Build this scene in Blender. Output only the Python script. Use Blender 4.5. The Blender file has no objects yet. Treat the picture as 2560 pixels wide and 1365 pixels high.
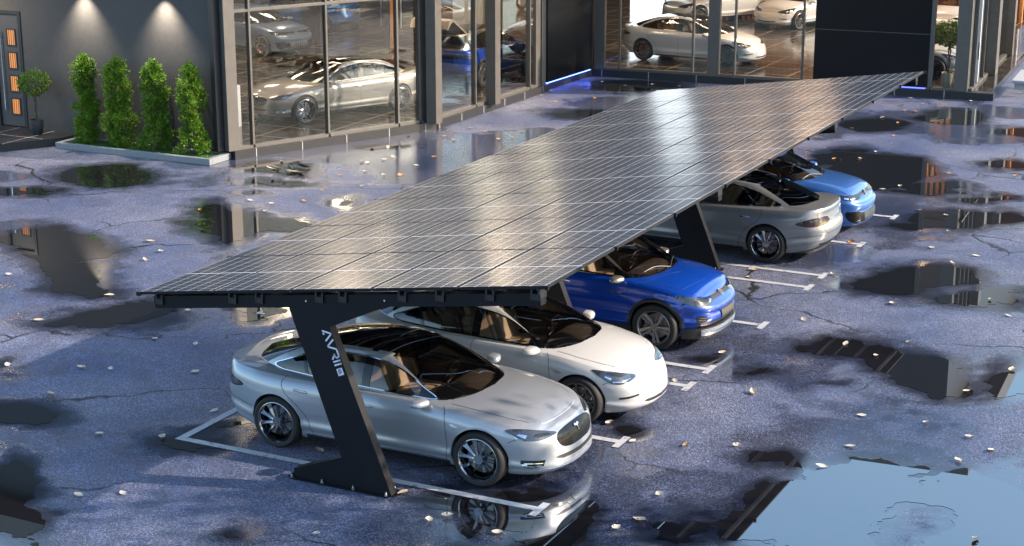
import bpy, bmesh, math, random
import numpy as np
from mathutils import Vector, Matrix
from mathutils.bvhtree import BVHTree
R = math.radians
SC = bpy.context.scene
COL = SC.collection

# ---------------------------------------------------------------- camera
cam_d = bpy.data.cameras.new('camera')
cam = bpy.data.objects.new('camera', cam_d)
COL.objects.link(cam)
cam_d.sensor_width = 36.0
cam_d.lens = 36.0 * 4275.06 / 2560.0
cam_d.clip_start = 0.1
cam_d.clip_end = 3000
cam.location = (8.1092, -17.0214, 8.1387)
_yaw, _pit = -0.4642237, 0.2695409
_f = Vector((math.sin(_yaw) * math.cos(_pit), math.cos(_yaw) * math.cos(_pit), -math.sin(_pit)))
cam.rotation_euler = _f.to_track_quat('-Z', 'Y').to_euler()
SC.camera = cam

# ---------------------------------------------------------------- sky, sun, exposure
SUN_EL, SUN_AZ = 27.0, 22.0            # azimuth counted from +x towards +y
sun_dir = Vector((math.cos(R(SUN_EL)) * math.cos(R(SUN_AZ)), math.cos(R(SUN_EL)) * math.sin(R(SUN_AZ)), math.sin(R(SUN_EL))))
W = bpy.data.worlds.new('World')
SC.world = W
W.use_nodes = True
_nt = W.node_tree
_sky = _nt.nodes.new('ShaderNodeTexSky')
_sky.sky_type = 'NISHITA'
_sky.sun_disc = False
_sky.sun_elevation = R(SUN_EL)
_sky.sun_rotation = R(90.0 - SUN_AZ)
_sky.air_density = 1.3
_sky.dust_density = 1.6
_sky.ozone_density = 3.0
_tint = _nt.nodes.new('ShaderNodeMix'); _tint.data_type = 'RGBA'; _tint.blend_type = 'MULTIPLY'
_tint.inputs['Factor'].default_value = 1.0; _tint.inputs['B'].default_value = (1.0, 1.02, 1.0, 1)
_nt.links.new(_sky.outputs[0], _tint.inputs['A'])
_nt.links.new(_tint.outputs['Result'], _nt.nodes['Background'].inputs['Color'])
_nt.nodes['Background'].inputs['Strength'].default_value = 0.135
sd = bpy.data.lights.new('sun', 'SUN')
sd.energy = 3.1
sd.angle = R(0.5)
sd.color = (1.0, 0.82, 0.66)
so = bpy.data.objects.new('sun', sd)
COL.objects.link(so)
so.rotation_euler = sun_dir.to_track_quat('Z', 'Y').to_euler()
so.location = (30, 10, 25)
SC.view_settings.view_transform = 'Standard'
SC.view_settings.look = 'None'
SC.view_settings.gamma = 1.0
SC.view_settings.exposure = 1.6
SC.cycles.max_bounces = 8
SC.cycles.transparent_max_bounces = 24
SC.cycles.caustics_reflective = False
SC.cycles.caustics_refractive = False
SC.cycles.sample_clamp_indirect = 4.0
SC.cycles.use_denoising = True
PUDDLES = [(-16.9, 12.61, 1.04, 0.52, -0.79, 0.96), (-17.75, 10.45, 0.64, 0.32, -0.28, 0.32), (-11.77, 9.91, 0.43, 0.21, -0.89, 1.23), (-12.57, 10.46, 0.38, 0.19, -0.65, 0.89), (-10.72, 10.32, 0.79, 0.4, -0.26, 0.39), (-13.62, 7.23, 0.76, 0.38, -0.88, 1.01), (-14.55, 7.28, 0.41, 0.21, -0.47, 0.52), (-11.93, 5.69, 0.49, 0.24, -0.63, 0.74), (-11.1, 5.24, 0.29, 0.15, -0.32, 0.39), (-9.71, 4.07, 0.83, 0.41, -0.44, 0.54), (-9.4, 4.6, 0.31, 0.15, -0.32, 0.4), (-10.13, 3.48, 0.35, 0.17, -0.21, 0.24), (-13.93, 15.0, 0.7, 0.35, -0.36, 0.53), (-13.08, 18.03, 0.35, 0.17, -0.15, 0.26), (-10.74, 24.61, 0.77, 0.38, -0.26, 0.57), (-11.28, 29.68, 0.96, 0.47, -0.35, 0.84), (-1.51, 20.96, 1.02, 0.51, -0.48, 1.81), (-2.78, 22.11, 0.51, 0.25, -0.3, 1.04), (-2.91, 21.26, 0.33, 0.17, -0.19, 0.63), (-3.08, 26.48, 0.56, 0.28, -0.25, 0.92), (-1.72, 28.26, 0.81, 0.4, -0.31, 1.35), (-0.08, 19.57, 0.55, 0.27, -0.15, 0.65), (1.32, 17.09, 1.08, 0.54, -0.18, 0.85), (0.34, 16.11, 0.43, 0.21, -0.08, 0.33), (1.46, 12.2, 0.95, 0.47, -0.22, 0.92), (2.72, 11.55, 0.67, 0.33, -0.09, 0.45), (1.39, 7.69, 0.66, 0.33, -0.13, 0.44), (2.07, 7.48, 0.3, 0.15, -0.18, 0.68), (2.74, 6.97, 0.5, 0.25, -0.21, 0.84), (3.08, 6.54, 0.31, 0.15, -0.1, 0.44), (3.85, 7.53, 0.45, 0.22, -0.15, 0.76), (2.03, 3.02, 0.32, 0.16, -0.11, 0.33), (3.04, 2.87, 0.58, 0.29, -0.12, 0.43), (3.9, 3.07, 0.49, 0.24, -0.06, 0.24), (4.64, 3.02, 0.66, 0.33, -0.12, 0.59), (2.93, 1.68, 0.64, 0.32, -0.23, 0.76), (2.74, 0.73, 0.54, 0.27, -0.2, 0.61), (3.48, 1.29, 0.42, 0.21, -0.19, 0.7), (4.76, 1.55, 0.66, 0.33, -0.1, 0.46), (3.83, 0.85, 0.65, 0.32, -0.09, 0.33), (5.14, 2.38, 0.34, 0.17, -0.21, 1.13), (1.8, 0.27, 0.46, 0.23, -0.21, 0.54), (0.39, -0.37, 0.46, 0.23, -0.3, 0.64), (-0.38, -0.17, 0.47, 0.23, -0.21, 0.41), (-0.92, 0.03, 0.3, 0.15, -0.13, 0.24), (-0.65, -0.89, 0.12, 0.06, -0.11, 0.2), (-0.14, 2.96, 0.15, 0.08, -0.08, 0.2), (-10.56, 12.57, 0.16, 0.09, -0.15, 0.24), (-7.54, 5.15, 0.13, 0.06, -0.09, 0.13), (-7.78, -0.25, 0.47, 0.23, -0.31, 0.35), (-6.32, -2.09, 0.19, 0.09, -0.41, 0.45), (-5.42, -2.88, 0.27, 0.14, -0.42, 0.48), (-2.89, -2.4, 0.21, 0.11, -0.1, 0.15), (0.98, 22.94, 0.37, 0.19, -0.09, 0.47), (-9.6, 1.35, 0.1, 0.05, -0.08, 0.09), (-5.22, 0.03, 0.25, 0.12, -0.12, 0.16), (-5.19, 0.65, 0.19, 0.1, -0.07, 0.1), (-13.07, 13.8, 0.48, 0.24, -0.14, 0.21), (-12.92, 12.67, 0.13, 0.07, -0.09, 0.14), (1.24, 19.01, 0.45, 0.23, -0.06, 0.31), (0.28, 27.03, 0.46, 0.23, -0.09, 0.45), (0.66, 6.04, 0.26, 0.13, -0.05, 0.14), (1.95, 6.18, 0.16, 0.08, -0.03, 0.12), (-7.56, 5.65, 0.36, 0.18, -0.08, 0.12), (-0.39, 6.15, 0.19, 0.09, -0.05, 0.14), (0.89, 7.44, 0.28, 0.14, -0.08, 0.27), (4.64, 2.13, 0.63, 0.32, -0.18, 0.86), (3.15, 1.93, 0.69, 0.34, -0.21, 0.74), (3.22, 0.72, 0.61, 0.31, -0.16, 0.55), (5.2, 1.71, 0.33, 0.16, -0.13, 0.7)]
ISLANDS = [(4.08, 1.72, 0.38, 0.19, -0.12, 0.49), (3.99, 1.11, 0.19, 0.09, -0.08, 0.34)]
LEAVES = [(-12.26, 8.21), (-11.59, 7.67), (-11.47, 7.05), (-10.55, 4.91), (-10.63, 3.26), (-8.32, 3.31), (-8.79, 4.78), (-7.58, 3.36), (-6.79, 2.29), (-8.42, 1.69), (-7.98, 1.82), (-8.02, 0.56), (-6.35, -0.4), (-5.54, 1.04), (-5.54, -0.11), (-3.42, 0.43), (-1.74, -0.32), (-5.21, -2.16), (-4.79, -1.84), (-1.06, -0.89), (-0.92, -0.68), (-0.17, -0.86), (-2.01, -1.82), (0.99, -0.11), (1.14, 0.23), (1.08, 1.03), (-0.46, 3.03), (0.08, 2.56), (-0.3, 5.08), (-0.14, 6.6), (0.87, 5.1), (0.76, 2.73), (1.37, 3.02), (2.69, 3.66), (2.55, 2.82), (1.42, 7.91), (2.29, 8.43), (2.51, 4.87), (3.37, 4.97), (3.57, 6.52), (4.02, 4.68), (4.37, 4.34), (4.06, 3.78), (4.78, 1.44), (3.97, 7.79), (0.09, 11.76), (-1.28, 11.41), (-1.18, 10.89), (-0.25, 14.14), (0.28, 17.35), (0.87, 17.13), (1.22, 15.81), (2.09, 14.2), (2.92, 11.38), (-0.93, 18.97), (-0.66, 19.42), (0.02, 21.23), (1.4, 21.68), (-2.25, 21.95), (-2.14, 22.96), (-2.63, 21.66), (-2.8, 21.68), (-2.25, 21.8), (-3.48, 25.66), (-2.27, 25.17), (-2.63, 26.97), (-3.2, 27.53), (-3.98, 29.43), (-3.2, 29.67), (-2.77, 30.17), (-2.15, 30.12), (-2.93, 28.88), (-2.61, 28.83), (-3.3, 30.94), (-1.64, 31.17), (-0.67, 33.16), (-12.34, 20.06), (-11.89, 19.7), (-12.28, 21.3), (-11.7, 21.04), (-10.95, 20.28), (-10.73, 20.68), (-9.96, 18.44), (-10.91, 21.49), (-10.13, 20.11), (-12.58, 16.47), (-12.38, 16.37), (-12.24, 16.9), (-12.15, 17.21), (-12.57, 11.95), (-11.95, 11.85), (-11.71, 11.28), (-12.99, 10.76), (-11.89, 9.38), (-14.26, 15.64), (-11.51, 12.39), (-11.73, 13.43), (-12.21, 14.93), (-11.19, 14.19), (-11.94, 15.55), (-11.33, 15.37), (-11.0, 15.53), (-12.8, 26.62), (-12.93, 27.17), (-12.0, 25.89), (-11.27, 26.92), (-10.92, 26.58), (-12.26, 29.69), (-11.4, 29.37), (-10.71, 29.88), (-9.89, 29.95), (-12.89, 27.51), (-13.33, 28.17), (-12.85, 27.77), (-13.0, 5.16), (-9.49, 1.3), (-7.66, 5.21), (-7.57, 5.13), (-11.3, 17.63), (-12.1, 18.57), (-11.22, 16.64), (-13.19, 17.93), (-12.89, 18.19), (-13.22, 19.74), (1.99, 7.55), (1.22, 14.43), (1.82, 13.44), (3.37, 10.57), (0.45, 8.87), (1.5, 10.41)]

# ---------------------------------------------------------------- helpers
def link(o, parent=None):
    COL.objects.link(o)
    if parent is not None:
        o.parent = parent
    return o

def tag(o, label=None, cat=None, group=None, kind=None):
    if label: o['label'] = label
    if cat: o['category'] = cat
    if group: o['group'] = group
    if kind: o['kind'] = kind
    return o

def empty(name, loc=(0, 0, 0), rz=0.0, label=None, cat=None, group=None):
    o = bpy.data.objects.new(name, None)
    o.empty_display_size = 0.3
    o.location = loc
    o.rotation_euler = (0, 0, rz)
    link(o)
    return tag(o, label, cat, group)

def mesh(name, V, F, mat, parent=None, smooth=True, normals=None):
    me = bpy.data.meshes.new(name)
    me.from_pydata([tuple(map(float, v)) for v in V], [], [tuple(int(i) for i in f) for f in F])
    if isinstance(mat, (list, tuple)):
        for m in mat: me.materials.append(m)
    elif mat is not None:
        me.materials.append(mat)
    me.polygons.foreach_set('use_smooth', [bool(smooth)] * len(me.polygons))
    me.update()
    if normals is not None:
        me.normals_split_custom_set_from_vertices([tuple(n) for n in normals])
    o = bpy.data.objects.new(name, me)
    return link(o, parent)

def bm_obj(name, bm, mat, parent=None, smooth=False):
    me = bpy.data.meshes.new(name)
    bmesh.ops.recalc_face_normals(bm, faces=bm.faces[:])
    bm.to_mesh(me); bm.free()
    if isinstance(mat, (list, tuple)):
        for m in mat: me.materials.append(m)
    elif mat is not None:
        me.materials.append(mat)
    if smooth:
        me.polygons.foreach_set('use_smooth', [True] * len(me.polygons))
        try: me.set_sharp_from_angle(angle=R(40))
        except Exception: pass
    o = bpy.data.objects.new(name, me)
    return link(o, parent)

def b_box(bm, lo, hi, bev=0.0, seg=2, mtx=None):
    """axis-aligned box into a bmesh, edges bevelled"""
    r = bmesh.ops.create_cube(bm, size=1.0)
    vs = r['verts']
    c = [(a + b) / 2 for a, b in zip(lo, hi)]
    s = [b - a for a, b in zip(lo, hi)]
    for v in vs:
        v.co = Vector((c[0] + v.co.x * s[0], c[1] + v.co.y * s[1], c[2] + v.co.z * s[2]))
    es = list({e for v in vs for e in v.link_edges})
    out = vs
    if bev > 0:
        rr = bmesh.ops.bevel(bm, geom=es, offset=bev, segments=seg, profile=0.7, affect='EDGES')
        out = list({v for f in rr['faces'] for v in f.verts} | {v for v in vs if v.is_valid})
    if mtx is not None:
        bmesh.ops.transform(bm, matrix=mtx, verts=[v for v in out if v.is_valid])
    return out

def box(name, lo, hi, mat, parent=None, bev=0.0, seg=2, smooth=None, mtx=None):
    bm = bmesh.new()
    b_box(bm, lo, hi, bev, seg, mtx)
    return bm_obj(name, bm, mat, parent, smooth=(bev > 0 if smooth is None else smooth))

def b_cyl(bm, p0, p1, r0, r1=None, n=12, cap=True):
    p0, p1 = Vector(p0), Vector(p1)
    r1 = r0 if r1 is None else r1
    d = (p1 - p0)
    q = d.to_track_quat('Z', 'Y').to_matrix()
    a = [bm.verts.new(p0 + q @ Vector((r0 * math.cos(2 * math.pi * i / n), r0 * math.sin(2 * math.pi * i / n), 0))) for i in range(n)]
    b = [bm.verts.new(p1 + q @ Vector((r1 * math.cos(2 * math.pi * i / n), r1 * math.sin(2 * math.pi * i / n), 0))) for i in range(n)]
    for i in range(n):
        bm.faces.new((a[i], a[(i + 1) % n], b[(i + 1) % n], b[i]))
    if cap:
        bm.faces.new(a[::-1]); bm.faces.new(b)

def b_tube(bm, pts, r, n=8, closed=False):
    pts = [Vector(p) for p in pts]
    m = len(pts)
    rings = []
    for i, p in enumerate(pts):
        a = pts[(i - 1) % m] if (closed or i > 0) else p
        b = pts[(i + 1) % m] if (closed or i < m - 1) else p
        t = (b - a)
        if t.length < 1e-9: t = Vector((1, 0, 0))
        q = t.to_track_quat('Z', 'Y').to_matrix()
        rr = r[i] if isinstance(r, (list, tuple)) else r
        rings.append([bm.verts.new(p + q @ Vector((rr * math.cos(2 * math.pi * k / n), rr * math.sin(2 * math.pi * k / n), 0))) for k in range(n)])
    for i in range(m if closed else m - 1):
        A, B = rings[i], rings[(i + 1) % m]
        # align ring phase
        k0 = min(range(n), key=lambda k: (B[k].co - A[0].co).length)
        for k in range(n):
            try: bm.faces.new((A[k], A[(k + 1) % n], B[(k + 1 + k0) % n], B[(k + k0) % n]))
            except ValueError: pass
    if not closed:
        for rg in (rings[0], rings[-1]):
            try: bm.faces.new(rg)
            except ValueError: pass

def b_prism(bm, poly, axis, a, b):
    """extrude a 2D polygon along x, y or z between a and b"""
    def P(p, t):
        return {'x': (t, p[0], p[1]), 'y': (p[0], t, p[1]), 'z': (p[0], p[1], t)}[axis]
    A = [bm.verts.new(P(p, a)) for p in poly]
    B = [bm.verts.new(P(p, b)) for p in poly]
    n = len(poly)
    fs = [bm.faces.new(A), bm.faces.new(B[::-1])]
    for i in range(n):
        fs.append(bm.faces.new((A[i], B[i], B[(i + 1) % n], A[(i + 1) % n])))
    return fs

def cr(pts, n, closed=False):
    """Catmull-Rom through pts, n samples per segment"""
    P = np.array(pts, float)
    m = len(P)
    out = []
    segs = m if closed else m - 1
    for i in range(segs):
        if closed:
            p0, p1, p2, p3 = P[(i - 1) % m], P[i], P[(i + 1) % m], P[(i + 2) % m]
        else:
            p1, p2 = P[i], P[i + 1]
            p0 = P[i - 1] if i > 0 else 2 * p1 - p2
            p3 = P[i + 2] if i + 2 < m else 2 * p2 - p1
        # centripetal-ish: clamp tangents for uneven spacing
        d01, d12, d23 = [max(np.linalg.norm(b - a), 1e-6) ** 0.5 for a, b in ((p0, p1), (p1, p2), (p2, p3))]
        m1 = (p2 - p1) + d12 * ((p1 - p0) / d01 - (p2 - p0) / (d01 + d12))
        m2 = (p2 - p1) + d12 * ((p3 - p2) / d23 - (p3 - p1) / (d12 + d23))
        k = n[i] if isinstance(n, (list, tuple)) else n
        for t in np.linspace(0, 1, k, endpoint=False):
            a = 2 * t ** 3 - 3 * t ** 2 + 1; b = t ** 3 - 2 * t ** 2 + t; c = -2 * t ** 3 + 3 * t ** 2; e = t ** 3 - t ** 2
            out.append(a * p1 + b * m1 + c * p2 + e * m2)
    if not closed: out.append(P[-1])
    return np.array(out)

def pchip(pts):
    P = np.array(sorted(pts), float)
    x, y = P[:, 0], P[:, 1]
    h = np.diff(x); d = np.diff(y) / h
    m = np.zeros(len(x))
    m[0], m[-1] = d[0], d[-1]
    for i in range(1, len(x) - 1):
        if d[i - 1] * d[i] > 0:
            w1, w2 = 2 * h[i] + h[i - 1], h[i] + 2 * h[i - 1]
            m[i] = (w1 + w2) / (w1 / d[i - 1] + w2 / d[i])
    def f(q):
        q = np.clip(np.asarray(q, float), x[0], x[-1])
        i = np.clip(np.searchsorted(x, q) - 1, 0, len(h) - 1)
        t = (q - x[i]) / h[i]
        return ((2 * t ** 3 - 3 * t ** 2 + 1) * y[i] + (t ** 3 - 2 * t ** 2 + t) * h[i] * m[i]
                + (-2 * t ** 3 + 3 * t ** 2) * y[i + 1] + (t ** 3 - t ** 2) * h[i] * m[i + 1])
    return f

def resample(P, n):
    s = np.r_[0, np.cumsum(np.linalg.norm(np.diff(P, axis=0), axis=1))]
    q = np.linspace(0, s[-1], n)
    return np.array([np.interp(q, s, P[:, k]) for k in range(P.shape[1])]).T

def poly_dist(Q, poly):
    """signed distance (inside < 0) and nearest boundary point for 2D points"""
    A = np.array(poly, float); B = np.roll(A, -1, 0)
    best = np.full(len(Q), 1e9); near = np.zeros((len(Q), 2)); ins = np.zeros(len(Q), bool)
    for a, b in zip(A, B):
        ab = b - a
        t = np.clip(((Q - a) @ ab) / max(ab @ ab, 1e-12), 0, 1)
        c = a + t[:, None] * ab
        d = np.linalg.norm(Q - c, axis=1)
        k = d < best
        best[k] = d[k]; near[k] = c[k]
        if a[1] != b[1]:
            cond = (Q[:, 1] > a[1]) != (Q[:, 1] > b[1])
            xi = a[0] + (Q[:, 1] - a[1]) * (b[0] - a[0]) / (b[1] - a[1])
            ins ^= cond & (Q[:, 0] < xi)
    return np.where(ins, -best, best), near

def copy_tree(o, parent=None):
    c = o.copy()
    COL.objects.link(c)
    if parent is not None:
        c.parent = parent
        c.matrix_parent_inverse = o.matrix_parent_inverse.copy()
    for ch in list(o.children):
        copy_tree(ch, c)
    return c

# ---------------------------------------------------------------- materials
MATS = {}
def principled(name, col, rough=0.5, metal=0.0, **kw):
    if name in MATS: return MATS[name]
    m = bpy.data.materials.new(name)
    m.use_nodes = True
    b = m.node_tree.nodes['Principled BSDF']
    b.inputs['Base Color'].default_value = (*col, 1)
    b.inputs['Roughness'].default_value = rough
    b.inputs['Metallic'].default_value = metal
    for k, v in kw.items():
        b.inputs[k.replace('_', ' ')].default_value = v
    MATS[name] = m
    return m

def nodes(m):
    return m.node_tree.nodes, m.node_tree.links, m.node_tree.nodes['Principled BSDF']

def add_noise(m, scale=40, amt=0.25, rough=0.0, bump=0.0, detail=6, coord='Object'):
    """vary base colour (and roughness / bump) with a noise"""
    N, L, B = nodes(m)
    tc = N.new('ShaderNodeTexCoord')
    nz = N.new('ShaderNodeTexNoise'); nz.inputs['Scale'].default_value = scale; nz.inputs['Detail'].default_value = detail
    L.new(tc.outputs[coord], nz.inputs['Vector'])
    col = tuple(B.inputs['Base Color'].default_value)
    mr = N.new('ShaderNodeMapRange')
    mr.inputs['From Min'].default_value = 0.25; mr.inputs['From Max'].default_value = 0.75
    mr.inputs['To Min'].default_value = 1 - amt; mr.inputs['To Max'].default_value = 1 + amt
    L.new(nz.outputs[0], mr.inputs['Value'])
    mx = N.new('ShaderNodeMix'); mx.data_type = 'RGBA'; mx.blend_type = 'MULTIPLY'; mx.inputs['Factor'].default_value = 1
    mx.inputs['A'].default_value = col
    L.new(mr.outputs[0], mx.inputs['B'])
    L.new(mx.outputs['Result'], B.inputs['Base Color'])
    if rough:
        r0 = B.inputs['Roughness'].default_value
        m2 = N.new('ShaderNodeMapRange'); m2.inputs['From Min'].default_value = .3; m2.inputs['From Max'].default_value = .7
        m2.inputs['To Min'].default_value = max(0, r0 - rough); m2.inputs['To Max'].default_value = r0 + rough
        L.new(nz.outputs[0], m2.inputs['Value']); L.new(m2.outputs[0], B.inputs['Roughness'])
    if bump:
        bp = N.new('ShaderNodeBump'); bp.inputs['Strength'].default_value = bump; bp.inputs['Distance'].default_value = 0.01
        L.new(nz.outputs[0], bp.inputs['Height']); L.new(bp.outputs[0], B.inputs['Normal'])
    return m

def glass(name, tint, refl=0.05, rough=0.0, k=1.25):
    """thin pane: tinted see-through mixed with a Fresnel reflection"""
    if name in MATS: return MATS[name]
    m = bpy.data.materials.new(name); m.use_nodes = True
    N, L = m.node_tree.nodes, m.node_tree.links
    N.remove(N['Principled BSDF'])
    tr = N.new('ShaderNodeBsdfTransparent'); tr.inputs['Color'].default_value = (*tint, 1)
    gl = N.new('ShaderNodeBsdfGlossy'); gl.inputs['Roughness'].default_value = rough; gl.inputs['Color'].default_value = (1, 1, 1, 1)
    fr = N.new('ShaderNodeFresnel'); fr.inputs['IOR'].default_value = 1.5
    mr = N.new('ShaderNodeMath'); mr.operation = 'MULTIPLY_ADD'; mr.inputs[1].default_value = k; mr.inputs[2].default_value = refl; mr.use_clamp = True
    L.new(fr.outputs[0], mr.inputs[0])
    mx = N.new('ShaderNodeMixShader')
    L.new(mr.outputs[0], mx.inputs[0]); L.new(tr.outputs[0], mx.inputs[1]); L.new(gl.outputs[0], mx.inputs[2])
    L.new(mx.outputs[0], N['Material Output'].inputs['Surface'])
    MATS[name] = m
    return m

def emit(name, col, strength):
    if name in MATS: return MATS[name]
    m = principled(name, (0.05, 0.05, 0.05), 0.5)
    b = m.node_tree.nodes['Principled BSDF']
    b.inputs['Emission Color'].default_value = (*col, 1)
    b.inputs['Emission Strength'].default_value = strength
    return m

def paint(name, col, metal=0.0, rough=0.35, coat=1.0):
    m = principled(name, col, rough, metal, Coat_Weight=coat, Coat_Roughness=0.03)
    return m

M_BLACK = principled('black_plastic', (0.012, 0.012, 0.013), 0.45)
M_GLOSSBLACK = principled('gloss_black', (0.008, 0.008, 0.009), 0.06)
M_RUBBER = principled('tyre_rubber', (0.012, 0.012, 0.0135), 0.7)
M_GRILLE = principled('grille_black', (0.006, 0.006, 0.007), 0.2, 0.0, Specular_IOR_Level=0.2)
M_CHROME = principled('chrome', (0.75, 0.75, 0.77), 0.07, 1.0)
M_SATIN = principled('satin_metal', (0.55, 0.55, 0.57), 0.28, 1.0)
M_RIM_DARK = principled('rim_polished', (0.26, 0.27, 0.30), 0.13, 1.0)
M_RIM_GREY = principled('rim_grey', (0.30, 0.29, 0.28), 0.32, 0.85)
M_RIM_BRONZE = principled('rim_bronze', (0.30, 0.12, 0.05), 0.25, 1.0)
M_DISC = principled('brake_disc', (0.25, 0.25, 0.26), 0.35, 1.0)
M_SEAM = principled('panel_gap', (0.006, 0.006, 0.007), 0.8)
M_CARGLASS = glass('car_glass', (0.66, 0.64, 0.61), 0.02, 0.0, 1.1)
M_ROOFGLASS = glass('roof_glass', (0.17, 0.155, 0.14), 0.02, 0.0, 1.1)
M_LEATHER = principled('beige_leather', (0.54, 0.43, 0.31), 0.55)
M_DASH = principled('dash_dark', (0.085, 0.068, 0.055), 0.6)
M_LAMP_LENS = principled('lamp_lens', (0.035, 0.042, 0.055), 0.06, 0.2, Coat_Weight=1.0)
M_LAMP_DARK = principled('lamp_dark', (0.015, 0.016, 0.018), 0.08)
M_LAMP_REFL = principled('lamp_reflector', (0.6, 0.66, 0.74), 0.16, 1.0)
M_TAIL_RED = principled('tail_red', (0.03, 0.0012, 0.0015), 0.12, 0.0, Coat_Weight=1.0)
M_TAIL_DARK = principled('tail_dark', (0.012, 0.004, 0.004), 0.1, 0.0, Coat_Weight=1.0)
M_PLATE = principled('plate_blank', (0.07, 0.062, 0.052), 0.45)
P_SILVER = paint('paint_silver', (0.37, 0.40, 0.45), 0.55, 0.40)
P_CHAMP = paint('paint_champagne', (0.21, 0.20, 0.19), 0.6, 0.36)
P_SILVER_SHADED = paint('paint_silver_shaded', (0.225, 0.235, 0.25), 0.5, 0.38)  # silver paint darkened in its colour to stand in for canopy shade
P_WHITE = paint('paint_white', (0.47, 0.47, 0.47), 0.0, 0.32)
P_BLUE = paint('paint_deep_blue', (0.003, 0.055, 0.40), 0.30, 0.28)
P_LBLUE = paint('paint_sky_blue', (0.035, 0.13, 0.42), 0.40, 0.32)
P_GREYBLUE = paint('paint_grey_blue', (0.15, 0.22, 0.33), 0.5, 0.34)
P_SILVERPILLAR = paint('paint_warm_silver', (0.42, 0.38, 0.32), 0.8, 0.3)

# ================================================================ CARS
def catmull2(pts, n=8):
    return [tuple(p) for p in cr(pts, n)]

def smooth_poly(pts, n=5):
    return [tuple(p) for p in cr(pts, n, closed=True)]

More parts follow.
